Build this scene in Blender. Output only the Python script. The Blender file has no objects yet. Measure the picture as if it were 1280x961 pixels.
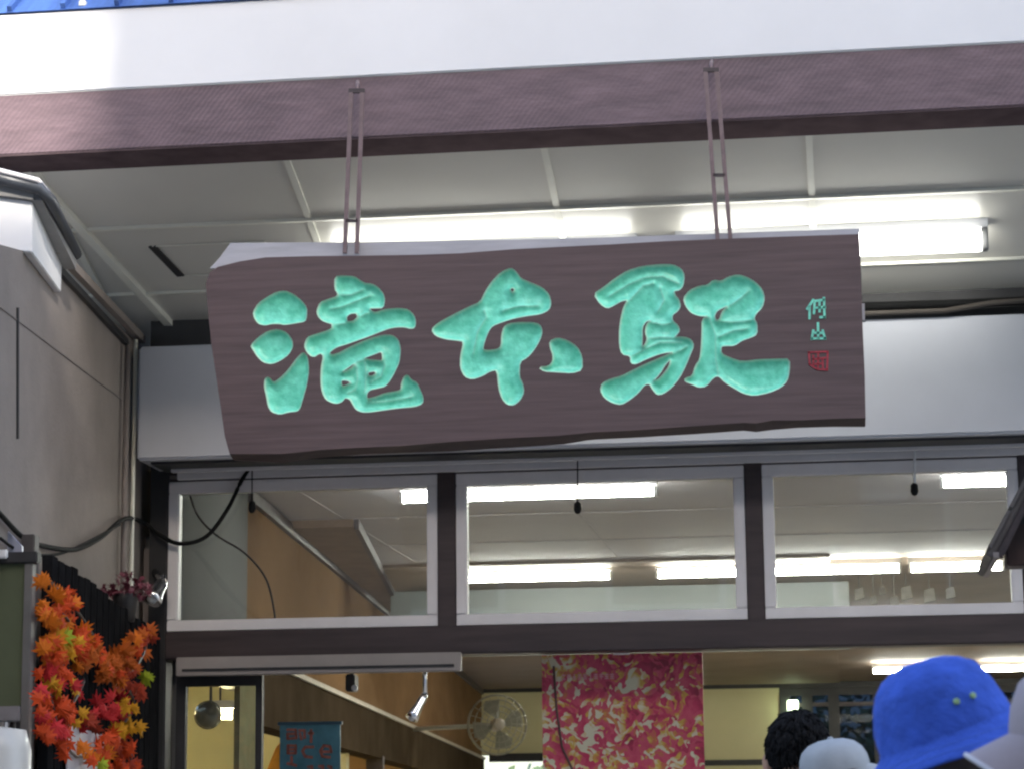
import bpy, bmesh, math, random
import numpy as np
from mathutils import Vector, Matrix, Euler
from mathutils.geometry import delaunay_2d_cdt

random.seed(7)
np.random.seed(7)
SC = bpy.context.scene
C = SC.collection
PI = math.pi
R = math.radians

# ------------------------------------------------------------------ camera
FPX = 3010.0                       # focal length in photo pixels (photo 1280 x 961)
YAW, PITCH, ROLL = R(7.8), math.atan(559.0 / FPX), -0.0095
CAM_H = 1.5
cam_m = Matrix.Rotation(YAW, 3, 'Z') @ Matrix.Rotation(PI / 2 + PITCH, 3, 'X') @ Matrix.Rotation(ROLL, 3, 'Z')
cd = bpy.data.cameras.new('camera')
cam = bpy.data.objects.new('camera', cd)
C.objects.link(cam)
cam.matrix_world = Matrix.Translation((0, 0, CAM_H)) @ cam_m.to_4x4()
cd.sensor_width = 36.0
cd.lens = 36.0 * FPX / 1280.0
cd.clip_start = 0.05
cd.clip_end = 2000
cd.dof.use_dof = True
cd.dof.focus_distance = 9.2
cd.dof.aperture_fstop = 11.0
SC.camera = cam

# ------------------------------------------------------------------ world, sun, exposure
SUN_EL, SUN_AZ = R(30), R(25)       # azimuth measured from the street behind the camera
w = bpy.data.worlds.new('World')
SC.world = w
w.use_nodes = True
nt = w.node_tree
sky = nt.nodes.new('ShaderNodeTexSky')
sky.sky_type = 'NISHITA'
sky.sun_disc = False
sky.sun_elevation = SUN_EL
sky.air_density = 1.0
sky.dust_density = 3.0
sky.ozone_density = 1.0
bg = nt.nodes['Background']
bg.inputs['Strength'].default_value = 0.15
nt.links.new(sky.outputs[0], bg.inputs[0])
# the sun stands behind the camera, a little to its right
sun_dir = Vector((math.sin(SUN_AZ) * math.cos(SUN_EL), -math.cos(SUN_AZ) * math.cos(SUN_EL), math.sin(SUN_EL)))
sky.sun_rotation = math.atan2(sun_dir.x, sun_dir.y)
sd = bpy.data.lights.new('sun', 'SUN')
sd.energy = 2.2
sd.angle = R(0.6)
sd.color = (1.0, 0.94, 0.86)
sun = bpy.data.objects.new('sun', sd)
C.objects.link(sun)
sun.rotation_euler = sun_dir.to_track_quat('Z', 'Y').to_euler()
sun.location = (0, -20, 30)

SC.view_settings.view_transform = 'Standard'
SC.view_settings.look = 'None'
SC.view_settings.gamma = 1
SC.view_settings.exposure = 2.1
SC.view_settings.use_curve_mapping = False
SC.render.engine = 'CYCLES'
SC.cycles.use_denoising = True
SC.cycles.filter_width = 2.3
SC.cycles.max_bounces = 8
SC.cycles.diffuse_bounces = 4
SC.cycles.transparent_max_bounces = 12
SC.cycles.sample_clamp_indirect = 6.0
SC.cycles.caustics_reflective = False
SC.cycles.caustics_refractive = False


# ------------------------------------------------------------------ survey: photo pixel -> place in the station front
def ray(px, py):
    d = cam_m @ Vector(((px - 640.0) / FPX, -(py - 480.5) / FPX, -1.0))
    return d


def at(px, py, Y):
    d = ray(px, py)
    t = Y / d.y
    return Vector((d.x * t, Y, CAM_H + d.z * t))


def at_z(px, py, z):
    d = ray(px, py)
    t = (z - CAM_H) / d.z
    return Vector((d.x * t, d.y * t, z))


def on_plane(px, py, p0, n):
    d = ray(px, py)
    o = Vector((0, 0, CAM_H))
    t = (p0 - o).dot(n) / d.dot(n)
    return o + d * t


# ------------------------------------------------------------------ materials
MATS = {}


def mat(name, col, rough=0.6, var=0.15, scale=6.0, bump=0.0, metal=0.0, stretch=(1, 1, 1), bscale=None,
        spec=0.5, col2=None, detail=5.0, coat=0.0, rvar=0.1):
    if name in MATS:
        return MATS[name]
    m = bpy.data.materials.new(name)
    m.use_nodes = True
    n = m.node_tree.nodes
    l = m.node_tree.links
    b = n['Principled BSDF']
    tc = n.new('ShaderNodeTexCoord')
    mp = n.new('ShaderNodeMapping')
    mp.inputs['Scale'].default_value = stretch
    l.new(tc.outputs['Object'], mp.inputs['Vector'])
    nz = n.new('ShaderNodeTexNoise')
    nz.inputs['Scale'].default_value = scale
    nz.inputs['Detail'].default_value = detail
    nz.inputs['Roughness'].default_value = 0.6
    l.new(mp.outputs[0], nz.inputs['Vector'])
    rp = n.new('ShaderNodeValToRGB')
    rp.color_ramp.elements[0].position = 0.3
    rp.color_ramp.elements[1].position = 0.7
    c = np.array(col[:3])
    lo = c * (1 - var)
    hi = c * (1 + var) if col2 is None else np.array(col2[:3])
    rp.color_ramp.elements[0].color = (*lo, 1)
    rp.color_ramp.elements[1].color = (*np.clip(hi, 0, 1), 1)
    l.new(nz.outputs[0], rp.inputs[0])
    l.new(rp.outputs[0], b.inputs['Base Color'])
    b.inputs['Roughness'].default_value = rough
    b.inputs['Metallic'].default_value = metal
    b.inputs['Specular IOR Level'].default_value = spec
    if coat:
        b.inputs['Coat Weight'].default_value = coat
    # roughness follows a second, coarser noise
    n2 = n.new('ShaderNodeTexNoise')
    n2.inputs['Scale'].default_value = scale * 0.4
    n2.inputs['Detail'].default_value = 3
    l.new(mp.outputs[0], n2.inputs['Vector'])
    mr = n.new('ShaderNodeMapRange')
    mr.inputs['To Min'].default_value = max(0.02, rough - rvar)
    mr.inputs['To Max'].default_value = min(1.0, rough + rvar)
    l.new(n2.outputs[0], mr.inputs['Value'])
    l.new(mr.outputs[0], b.inputs['Roughness'])
    if bump:
        bp = n.new('ShaderNodeBump')
        bp.inputs['Strength'].default_value = 1.0
        bp.inputs['Distance'].default_value = bump
        if bscale:
            n3 = n.new('ShaderNodeTexNoise')
            n3.inputs['Scale'].default_value = bscale
            n3.inputs['Detail'].default_value = 4
            l.new(mp.outputs[0], n3.inputs['Vector'])
            l.new(n3.outputs[0], bp.inputs['Height'])
        else:
            l.new(nz.outputs[0], bp.inputs['Height'])
        l.new(bp.outputs[0], b.inputs['Normal'])
    MATS[name] = m
    return m


def emit(name, col, strength):
    if name in MATS:
        return MATS[name]
    m = bpy.data.materials.new(name)
    m.use_nodes = True
    b = m.node_tree.nodes['Principled BSDF']
    b.inputs['Base Color'].default_value = (0.8, 0.8, 0.8, 1)
    b.inputs['Emission Color'].default_value = (*col, 1)
    b.inputs['Emission Strength'].default_value = strength
    MATS[name] = m
    return m


def glass(name, tint=(1, 1, 1), dirt_haze=0.04, ior=1.5):
    m = bpy.data.materials.new(name)
    m.use_nodes = True
    n = m.node_tree.nodes
    l = m.node_tree.links
    n.remove(n['Principled BSDF'])
    out = n['Material Output']
    tr = n.new('ShaderNodeBsdfTransparent')
    tr.inputs[0].default_value = (*tint, 1)
    df = n.new('ShaderNodeBsdfDiffuse')
    df.inputs[0].default_value = (0.5, 0.5, 0.5, 1)
    gl = n.new('ShaderNodeBsdfGlossy')
    gl.inputs['Roughness'].default_value = 0.02
    fr = n.new('ShaderNodeFresnel')
    fr.inputs[0].default_value = ior
    tc = n.new('ShaderNodeTexCoord')
    nz = n.new('ShaderNodeTexNoise')
    nz.inputs['Scale'].default_value = 3.0
    l.new(tc.outputs['Object'], nz.inputs['Vector'])
    mr = n.new('ShaderNodeMapRange')
    mr.inputs['To Min'].default_value = dirt_haze * 0.3
    mr.inputs['To Max'].default_value = dirt_haze * 1.7
    l.new(nz.outputs[0], mr.inputs['Value'])
    m1 = n.new('ShaderNodeMixShader')
    l.new(mr.outputs[0], m1.inputs[0])
    l.new(tr.outputs[0], m1.inputs[1])
    l.new(df.outputs[0], m1.inputs[2])
    m2 = n.new('ShaderNodeMixShader')
    l.new(fr.outputs[0], m2.inputs[0])
    l.new(m1.outputs[0], m2.inputs[1])
    l.new(gl.outputs[0], m2.inputs[2])
    l.new(m2.outputs[0], out.inputs['Surface'])
    MATS[name] = m
    return m


# ------------------------------------------------------------------ mesh builder
class MB:
    def __init__(self):
        self.v = []
        self.f = []

    def add(self, vs, fs):
        o = len(self.v)
        self.v += [tuple(x) for x in vs]
        self.f += [tuple(i + o for i in f) for f in fs]
        return self

    def box(self, x0, x1, y0, y1, z0, z1):
        v = [(x0, y0, z0), (x1, y0, z0), (x1, y1, z0), (x0, y1, z0), (x0, y0, z1), (x1, y0, z1), (x1, y1, z1), (x0, y1, z1)]
        return self.add(v, [(0, 3, 2, 1), (4, 5, 6, 7), (0, 1, 5, 4), (1, 2, 6, 5), (2, 3, 7, 6), (3, 0, 4, 7)])

    def hexa(self, a, b):
        """two quads (a: 4 points, b: 4 points) joined to a solid"""
        v = list(a) + list(b)
        return self.add(v, [(0, 1, 2, 3), (7, 6, 5, 4), (0, 4, 5, 1), (1, 5, 6, 2), (2, 6, 7, 3), (3, 7, 4, 0)])

    def beam(self, p, q, wid, hei, up=Vector((0, 0, 1))):
        p, q = Vector(p), Vector(q)
        d = (q - p).normalized()
        s = d.cross(up).normalized()
        u = s.cross(d).normalized()
        s, u = s * wid / 2, u * hei / 2
        return self.hexa([p - s - u, p + s - u, p + s + u, p - s + u], [q - s - u, q + s - u, q + s + u, q - s + u])

    def tube(self, pts, r, n=8, cap=True):
        pts = [Vector(p) for p in pts]
        rs = r if isinstance(r, (list, tuple)) else [r] * len(pts)
        rings = []
        up = Vector((0, 0, 1))
        for i, p in enumerate(pts):
            d = (pts[min(i + 1, len(pts) - 1)] - pts[max(i - 1, 0)]).normalized()
            ref = up if abs(d.dot(up)) < 0.9 else Vector((0, 1, 0))
            a = d.cross(ref).normalized()
            b = a.cross(d).normalized()
            rings.append([p + (a * math.cos(2 * PI * k / n) + b * math.sin(2 * PI * k / n)) * rs[i] for k in range(n)])
        vs = [q for rg in rings for q in rg]
        fs = []
        for i in range(len(pts) - 1):
            for k in range(n):
                fs.append((i * n + k, i * n + (k + 1) % n, (i + 1) * n + (k + 1) % n, (i + 1) * n + k))
        if cap:
            fs.append(tuple(range(n))[::-1])
            fs.append(tuple((len(pts) - 1) * n + k for k in range(n)))
        return self.add(vs, fs)

    def lathe(self, prof, n=24, m=None, cap=True):
        """prof: (radius, z) list; m: 4x4 matrix"""
        vs = []
        for r, z in prof:
            for k in range(n):
                p = Vector((r * math.cos(2 * PI * k / n), r * math.sin(2 * PI * k / n), z))
                vs.append(m @ p if m else p)
        fs = []
        for i in range(len(prof) - 1):
            for k in range(n):
                fs.append((i * n + k, i * n + (k + 1) % n, (i + 1) * n + (k + 1) % n, (i + 1) * n + k))
        if cap:
            if prof[0][0] > 1e-4:
                fs.append(tuple(range(n))[::-1])
            if prof[-1][0] > 1e-4:
                fs.append(tuple((len(prof) - 1) * n + k for k in range(n)))
        return self.add(vs, fs)


def wloc(o):
    p = Vector((0, 0, 0))
    while o is not None:
        p = p + o.location
        o = o.parent
    return p


def obj(name, mb, material, parent=None, smooth=False, bevel=0.0, kind=None, origin=None):
    """one mesh object; coordinates are given in the world"""
    me = bpy.data.meshes.new(name)
    off = wloc(parent) if parent is not None else Vector((0, 0, 0))
    if origin is not None:
        off = off + (Vector(origin) - off)
    me.from_pydata([tuple(Vector(v) - off) for v in mb.v], [], mb.f)
    bm = bmesh.new()
    bm.from_mesh(me)
    bmesh.ops.remove_doubles(bm, verts=bm.verts, dist=1e-5)
    bmesh.ops.recalc_face_normals(bm, faces=bm.faces)
    if bevel:
        bmesh.ops.bevel(bm, geom=[e for e in bm.edges if len(e.link_faces) == 2 and e.calc_face_angle(0) > 0.6],
                        offset=bevel, segments=2, affect='EDGES', clamp_overlap=True)
    bm.to_mesh(me)
    bm.free()
    if smooth:
        for p in me.polygons:
            p.use_smooth = True
    me.materials.append(material)
    o = bpy.data.objects.new(name, me)
    if parent is not None:
        o.parent = parent
        if origin is not None:
            o.location = Vector(origin) - wloc(parent)
    elif origin is not None:
        o.location = origin
    C.objects.link(o)
    if kind:
        o['kind'] = kind
    return o


def tag(o, label, cat=None, group=None):
    o['label'] = label
    if cat:
        o['category'] = cat
    if group:
        o['group'] = group
    return o


def thing(name, label, cat, loc=(0, 0, 0), group=None):
    o = bpy.data.objects.new(name, None)
    o.empty_display_size = 0.1
    C.objects.link(o)
    o.location = loc
    return tag(o, label, cat, group)


# ------------------------------------------------------------------ material set
M_white = mat('white_sheet_metal', (0.76, 0.75, 0.74), 0.45, 0.04, 1.5, spec=0.4)
M_beam = mat('stained_beam_wood', (0.150, 0.100, 0.112), 0.6, 0.25, 16, bump=0.003, stretch=(0.35, 1, 1.2), spec=0.5)
M_darkwood = mat('dark_brown_timber', (0.046, 0.032, 0.032), 0.5, 0.3, 8, bump=0.001, stretch=(0.3, 3, 3))
M_black = mat('black_timber', (0.022, 0.021, 0.022), 0.55, 0.25, 8)
M_sign = mat('sign_plank_wood', (0.098, 0.064, 0.062), 0.55, 0.22, 11, bump=0.0015, stretch=(0.2, 2, 4.0), spec=0.4, detail=9)
M_signedge = mat('sign_edge_wood', (0.055, 0.035, 0.032), 0.65, 0.3, 9, bump=0.004, stretch=(0.4, 2, 2))
M_greywood = mat('weathered_grey_wood', (0.42, 0.41, 0.43), 0.75, 0.15, 7, bump=0.002, stretch=(0.4, 2, 3))
M_soffit = mat('soffit_painted_board', (0.56, 0.545, 0.49), 0.30, 0.05, 1.2, spec=0.5, rvar=0.03)
M_batten = mat('soffit_batten_paint', (0.66, 0.65, 0.57), 0.5, 0.06, 4)
M_wall = mat('beige_render_wall', (0.255, 0.222, 0.20), 0.95, 0.10, 3, bump=0.0015, bscale=60, spec=0.05)
M_box = mat('grey_white_shutter_box', (0.50, 0.51, 0.55), 0.32, 0.05, 2.0, spec=0.5)
M_alu = mat('aluminium_window_frame', (0.70, 0.67, 0.67), 0.45, 0.06, 5)
M_chrome = mat('polished_metal', (0.8, 0.8, 0.82), 0.15, 0.05, 5, metal=1.0)
M_steel = mat('rusty_brown_steel', (0.17, 0.12, 0.12), 0.5, 0.2, 20, metal=0.3)
M_cable = mat('black_cable_rubber', (0.010, 0.010, 0.010), 0.8, 0.1, 10, spec=0.15)
M_pipe = mat('grey_conduit', (0.16, 0.135, 0.125), 0.6, 0.12, 6)
M_tube = emit('fluorescent_tube_light', (1.0, 1.0, 0.95), 3.0)
M_tube_in = emit('hall_tube_light', (1.0, 1.0, 0.88), 21.0)
M_fix = mat('fixture_white_enamel', (0.7, 0.7, 0.7), 0.4, 0.04, 5)
M_ceil = mat('hall_ceiling_board', (0.44, 0.42, 0.46), 0.75, 0.06, 1.2)
M_ceilb = mat('hall_ceiling_brown', (0.26, 0.20, 0.155), 0.7, 0.12, 1.5)
M_tan = mat('tan_wood_wall', (0.19, 0.118, 0.064), 0.95, 0.2, 1.6, stretch=(1, 0.4, 1), spec=0.0)
M_greywall = mat('grey_side_wall', (0.16, 0.165, 0.165), 0.95, 0.05, 2, spec=0.0)
M_yellow = mat('pale_yellow_wall', (0.60, 0.56, 0.33), 0.8, 0.06, 1.2)
M_floor = mat('concrete_floor', (0.48, 0.45, 0.40), 0.7, 0.15, 2)
M_asphalt = mat('plaza_concrete', (0.34, 0.32, 0.295), 0.9, 0.2, 30, bump=0.004)
M_pane = glass('window_glass', (0.93, 0.95, 0.95), 0.036)  # film is dirt plus veiling glare haze put into the glass
M_roof = mat('blue_roof_metal', (0.05, 0.11, 0.32), 0.4, 0.3, 9, stretch=(3, 0.3, 0.3))
M_stud = mat('snow_guard_metal', (0.75, 0.72, 0.6), 0.4, 0.1, 10)

def adze(m):
    """slanting tool marks on the beam"""
    n = m.node_tree.nodes
    l = m.node_tree.links
    b = n['Principled BSDF']
    tc = n.new('ShaderNodeTexCoord')
    mp = n.new('ShaderNodeMapping')
    mp.inputs['Rotation'].default_value = (0, R(-38), 0)
    l.new(tc.outputs['Object'], mp.inputs['Vector'])
    wv = n.new('ShaderNodeTexWave')
    wv.bands_direction = 'X'
    wv.inputs['Scale'].default_value = 17
    wv.inputs['Distortion'].default_value = 4
    wv.inputs['Detail'].default_value = 3
    wv.inputs['Detail Scale'].default_value = 1.2
    l.new(mp.outputs[0], wv.inputs['Vector'])
    old = b.inputs['Base Color'].links[0].from_socket
    mx = n.new('ShaderNodeMixRGB')
    mx.blend_type = 'MULTIPLY'
    nz = n.new('ShaderNodeTexNoise')
    nz.inputs['Scale'].default_value = 1.3
    l.new(tc.outputs['Object'], nz.inputs['Vector'])
    mr = n.new('ShaderNodeMapRange')
    mr.inputs['From Min'].default_value = 0.35
    mr.inputs['From Max'].default_value = 0.65
    mr.inputs['To Min'].default_value = 0.05
    mr.inputs['To Max'].default_value = 0.28
    l.new(nz.outputs[0], mr.inputs['Value'])
    l.new(mr.outputs[0], mx.inputs[0])
    l.new(old, mx.inputs[1])
    l.new(wv.outputs['Color'], mx.inputs[2])
    l.new(mx.outputs[0], b.inputs['Base Color'])


adze(M_beam)

# ------------------------------------------------------------------ ground
g = MB()
g.add([(-400, -400, 0), (400, -400, 0), (400, 600, 0), (-400, 600, 0)], [(0, 1, 2, 3)])
obj('ground', g, M_asphalt, kind='structure')

# ------------------------------------------------------------------ main distances
YB = 9.20       # front of the eave beam
YS = 8.95       # face of the name board
YX = 10.55      # front of the shutter box
YT = 10.95      # transom window plane
CEIL = 3.40     # hall ceiling

bld = thing('station_building', 'station front with white fascia, dark timber posts and deep eaves above the open hall', 'building', (0, 11, 0))

beam_top = at(640, 87, YB).z
beam_bot = at(640, 163, YB).z
XL, XR = -4.6, 6.4
# eave beam, white fascia, blue roof
o = obj('eave_beam', MB().box(XL, XR, YB, YB + 0.26, beam_bot, beam_top + 0.02), M_beam, bld, bevel=0.004)
obj('beam_shade_board', MB().box(XL, XR, YB + 0.004, YB + 0.258, beam_bot - 0.006, beam_bot + 0.001), mat('beam_underside_shade', (0.085, 0.062, 0.066), 0.95, 0.2, 8, spec=0.0), bld)  # darker board: the shade under the beam put into its colour
fas_top = at(0, 18.5, YB - 0.008).z
ftl = at(-60, 21, YB - 0.008)
ftr = at(1340, -47, YB - 0.008)
obj('white_fascia', MB().box(XL, XR, YB - 0.008, YB + 0.2, beam_top, fas_top), M_white, bld, bevel=0.006)
rf = MB()
rz = fas_top + 0.002
rf.hexa([(XL, YB - 0.02, rz), (XR, YB - 0.02, rz), (XR, YB + 0.1, rz), (XL, YB + 0.1, rz)],
        [(XL, YB + 3.2, rz + 2.6), (XR, YB + 3.2, rz + 2.6), (XR, YB + 3.3, rz + 2.55), (XL, YB + 3.3, rz + 2.55)])
roof = obj('roof', rf, M_roof, bld)
for k in range(48):
    x = XL + 0.1 + k * 0.23
    obj('roof_seam', MB().beam((x, YB - 0.02, rz + 0.012), (x, YB + 1.6, rz + 0.012 + 1.6 * 2.6 / 3.22), 0.02, 0.03), M_roof, roof)
for px, py in ((-135, 10), (105, 7), (331, -1), (560, -14), (790, -26)):
    p = at(px, py, YB + 0.03)
    obj('snow_guard', MB().box(p.x - 0.014, p.x + 0.014, p.y - 0.03, p.y + 0.04, p.z - 0.014, p.z + 0.014), M_stud, roof, bevel=0.004)

# soffit: a plane from the beam down to the shutter box
s0 = at(640, 181, YB + 0.26)
s1 = at(640, 408, YT - 0.12)
sl = (s1.z - s0.z) / (s1.y - s0.y)
n_s = Vector((0, -sl, 1)).normalized()


def soff_z(Y):
    return s0.z + sl * (Y - s0.y)


def sp(px, py):
    return on_plane(px, py, s0, n_s)


col_x = [sp(382, 245).x, sp(693, 245).x, sp(1021, 245).x]
pitch_x = (col_x[2] - col_x[0]) / 2
xs = [col_x[1] + pitch_x * k for k in range(-3, 6)]
row_y = [YB + 0.25, sp(640, 263).y, sp(640, 348).y, YT + 0.02]
sof = obj('soffit', MB().hexa([(XL, YB + 0.24, soff_z(YB + 0.24) + 0.02), (XR, YB + 0.24, soff_z(YB + 0.24) + 0.02), (XR, YT + 0.1, soff_z(YT + 0.1) + 0.02), (XL, YT + 0.1, soff_z(YT + 0.1) + 0.02)],
                              [(XL, YB + 0.24, soff_z(YB + 0.24) + 0.1), (XR, YB + 0.24, soff_z(YB + 0.24) + 0.1), (XR, YT + 0.1, soff_z(YT + 0.1) + 0.1), (XL, YT + 0.1, soff_z(YT + 0.1) + 0.1)]), M_black, bld)
for i in range(len(xs) - 1):
    for j in range(3):
        x0, x1 = xs[i] + 0.004, xs[i + 1] - 0.004
        y0, y1 = row_y[j] + 0.004, row_y[j + 1] - 0.004
        t = random.uniform(-0.003, 0.003)
        a = [(x0, y0, soff_z(y0) + t), (x1, y0, soff_z(y0) - t), (x1, y1, soff_z(y1) + t * .5), (x0, y1, soff_z(y1))]
        obj('soffit_panel', MB().hexa(a, [(p[0], p[1], p[2] + 0.03) for p in a]), M_soffit, sof)
for x in xs:
    obj('soffit_batten', MB().beam((x, row_y[0], soff_z(row_y[0]) - 0.003), (x, row_y[3], soff_z(row_y[3]) - 0.003), 0.028, 0.012), M_batten, sof)
for y in row_y[1:3]:
    obj('soffit_batten', MB().beam((xs[0], y, soff_z(y) - 0.004), (xs[-1], y, soff_z(y) - 0.004), 0.03, 0.014), M_batten, sof)
a, b = sp(30, 205), sp(228, 420)
dn = Vector((0, 0, -0.012))
obj('soffit_moulding', MB().beam(a + dn, b + dn, 0.04, 0.025), M_batten, sof)
# access hatch in the soffit
q = [sp(190, 307), sp(330, 301), sp(372, 338), sp(226, 344)]
hm = MB()
for i, (u, v) in enumerate(((0, 1), (1, 2), (2, 3))):
    hm.beam(q[u] + dn * 0.4, q[v] + dn * 0.4, 0.006, 0.006)
obj('hatch_joint', hm, M_batten, sof)
obj('hatch_slot', MB().beam(q[0] + dn * 0.4, q[3] + dn * 0.4, 0.035, 0.008), M_black, sof)

# shutter box over the transom
bx_bl = at(175, 578, YX)
bx_br = at(1280, 537, YX)
box_bot = (bx_bl.z + bx_br.z) / 2
box_x0 = at(172, 500, YX).x
box_top = at(1180, 396, YX).z
shb = obj('shutter_box', MB().box(box_x0, XR, YX, YT - 0.01, box_bot, box_top), M_box, bld, bevel=0.01)
obj('gap_shade_board', MB().box(box_x0 + 0.02, XR, YX + 0.12, YX + 0.15, box_top - 0.01, soff_z(YX + 0.15) + 0.03), M_black, shb)  # black board standing in for the shade in the gap
obj('shutter_slot', MB().box(box_x0 + 0.05, XR, YX + 0.06, YT - 0.08, box_bot - 0.012, box_bot + 0.004), M_black, shb)
for zz, yy in ((0.02, YX + 0.22), (0.0, YX + 0.33)):
    obj('guide_rail', MB().box(box_x0 + 0.1, XR, yy, yy + 0.035, box_bot - 0.045 + zz, box_bot - 0.008), M_alu, shb)

# posts, head beam, transom frames
px_posts = [(190, 213), (549, 572), (933, 955), (1276, 1300)]
head_top = (at(220, 790, YT).z + at(1270, 768, YT).z) / 2
head_bot = (at(220, 818, YT).z + at(1270, 800, YT).z) / 2 - 0.02
tr_top = box_bot + 0.05
posts = []
for i, (a_, b_) in enumerate(px_posts):
    x0, x1 = at(a_, 690, YT).x, at(b_, 690, YT).x
    z0 = 0.0 if i in (0, 3) else head_bot + 0.01
    p = obj('post', MB().box(x0, x1, YT - 0.05, YT + 0.08, z0, tr_top), M_darkwood if i else M_black, bld, bevel=0.006)
    posts.append((x0, x1))
obj('head_beam', MB().box(posts[0][1], XR, YT - 0.06, YT + 0.09, head_bot, head_top), M_darkwood, bld, bevel=0.006)
obj('post', MB().box(XR - 0.1, XR, YT - 0.05, YT + 0.08, 0, tr_top), M_darkwood, bld, bevel=0.006)
obj('shutter_post', MB().box(posts[0][0] - 0.03, posts[0][0], YT - 0.03, YT + 0.06, 0, at(190, 660, YT).z - 0.1), M_pipe, bld)
for i in range(3):
    x0, x1 = posts[i][1] - 0.004, posts[i + 1][0] + 0.004
    z0, z1 = head_top - 0.003, box_bot - 0.052
    wn = obj('transom_window', MB().box(x0, x1, YT + 0.03, YT + 0.045, z0, z0 + 0.012), M_alu, bld)
    fw = 0.055
    for (a0, a1, c0, c1, nm) in ((x0, x1, z0, z0 + fw, 'window_sill'), (x0, x1, z1 - fw, z1, 'window_head'),
                                 (x0, x0 + fw, z0 + fw, z1 - fw, 'window_stile'), (x1 - fw, x1, z0 + fw, z1 - fw, 'window_stile')):
        obj(nm, MB().box(a0, a1, YT - 0.045, YT + 0.02, c0, c1), M_alu, wn, bevel=0.006)
        # thin inner bead
    obj('pane', MB().box(x0 + fw - 0.01, x1 - fw + 0.01, YT - 0.012, YT - 0.006, z0 + fw - 0.01, z1 - fw + 0.01), M_pane, wn)

obj('transom_head', MB().box(posts[0][1], XR, YT - 0.03, YT + 0.085, box_bot - 0.0545, tr_top + 0.01), M_darkwood, bld)
obj('transom_head_strip', MB().box(posts[0][1], XR, YT - 0.036, YT - 0.031, box_bot - 0.036, box_bot - 0.02), M_pipe, bld)
# door track box under the head beam
tl, trr = at(220, 820, YT - 0.1), at(576, 838, YT - 0.1)
dk = obj('door_track', MB().box(tl.x, trr.x, YT - 0.1, YT - 0.062, trr.z, head_bot + 0.006), mat('track_beige_metal', (0.30, 0.265, 0.245), 0.5, 0.12, 4), bld, bevel=0.004)
obj('track_slot', MB().box(tl.x + 0.03, trr.x - 0.03, YT - 0.104, YT - 0.099, trr.z + 0.02, trr.z + 0.032), M_black, dk)
# glass door leaf behind it
d0, d1 = at(222, 850, YT + 0.02), at(329, 850, YT + 0.02)
dr = obj('glass_door', MB().box(d0.x, d1.x, YT + 0.0, YT + 0.04, d0.z - 0.03, head_bot - 0.002), M_black, bld)
obj('door_stile', MB().box(d0.x, d0.x + 0.045, YT, YT + 0.04, 0.01, d0.z - 0.03), M_black, dr)
obj('door_stile', MB().box(d1.x - 0.03, d1.x, YT, YT + 0.04, 0.01, d0.z - 0.03), M_black, dr)
obj('door_rail', MB().box(d0.x + 0.045, d1.x - 0.03, YT, YT + 0.04, 0.01, 0.25), M_black, dr)
obj('pane', MB().box(d0.x + 0.04, d1.x - 0.025, YT + 0.017, YT + 0.023, 0.24, d0.z - 0.025), M_pane, dr)

# ------------------------------------------------------------------ left outer wall
cw = at(180, 640, YT + 0.05)
wdir = Vector((-math.sin(R(5.2)), math.cos(R(5.2)), 0))
wnrm = Vector((math.cos(R(5.2)), math.sin(R(5.2)), 0))


def lw(Y, off=0.0):
    """a point on the foot line of the left wall at depth Y, pushed off its face"""
    return Vector((cw.x, cw.y, 0)) + wdir * ((Y - cw.y) / wdir.y) + wnrm * off


def on_wall(px, py, off=0.0):
    return on_plane(px, py, lw(9, off), wnrm)


lwall = thing('side_wall', 'beige rendered side wall running into the station left of the posts', 'wall', lw(9))
k0, k1 = on_wall(80, 350), on_wall(172, 428)
kd = (k1.z - k0.z) / (k1.y - k0.y)
k2, k3 = on_wall(44, 318), on_wall(0, 306)
prof_w = [(6.2, 0.0), (YT + 0.3, 0.0), (YT + 0.3, k0.z + kd * (YT + 0.3 - k0.y)), (k0.y, k0.z), (k2.y, k2.z), (k3.y, k3.z), (6.2, k3.z - 0.05)]
wv = [lw(y) + Vector((0, 0, z)) for y, z in prof_w]
kk = len(wv)
wmb = MB()
wmb.add(wv + [p + Vector((-0.25, 0, 0)) for p in wv], [tuple(range(kk)), tuple(range(kk, 2 * kk))[::-1]] + [(i, (i + 1) % kk, kk + (i + 1) % kk, kk + i) for i in range(kk)])
obj('wall', wmb, M_wall, lwall)
# mouldings and joints on the wall
ln = MB()
ln.beam(on_wall(60, 322, 0.012), on_wall(158, 428, 0.012), 0.02, 0.03)
obj('cornice_pipe', ln, M_black, lwall)
obj('cornice_board', MB().beam(on_wall(70, 312, 0.03), on_wall(178, 425, 0.03), 0.03, 0.035), M_wall, lwall)
obj('wall_joint', MB().tube([on_wall(22, 385, 0.004), on_wall(22, 548, 0.004)], 0.006, 6), M_black, lwall)
obj('wall_joint', MB().tube([on_wall(-30, 362, 0.001), on_wall(153, 500, 0.001)], 0.003, 6), M_pipe, lwall)
cp = on_wall(157, 560, 0.03)
obj('conduit', MB().tube([(cp.x, cp.y, 1.2), (cp.x, cp.y, at(157, 432, cp.y).z)], 0.014, 8), M_pipe, lwall, smooth=True)
cp2 = on_wall(167, 560, 0.03)
obj('conduit', MB().tube([(cp2.x, cp2.y, 1.2), (cp2.x, cp2.y, at(165, 425, cp2.y).z)], 0.010, 8), M_batten, lwall, smooth=True)

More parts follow.
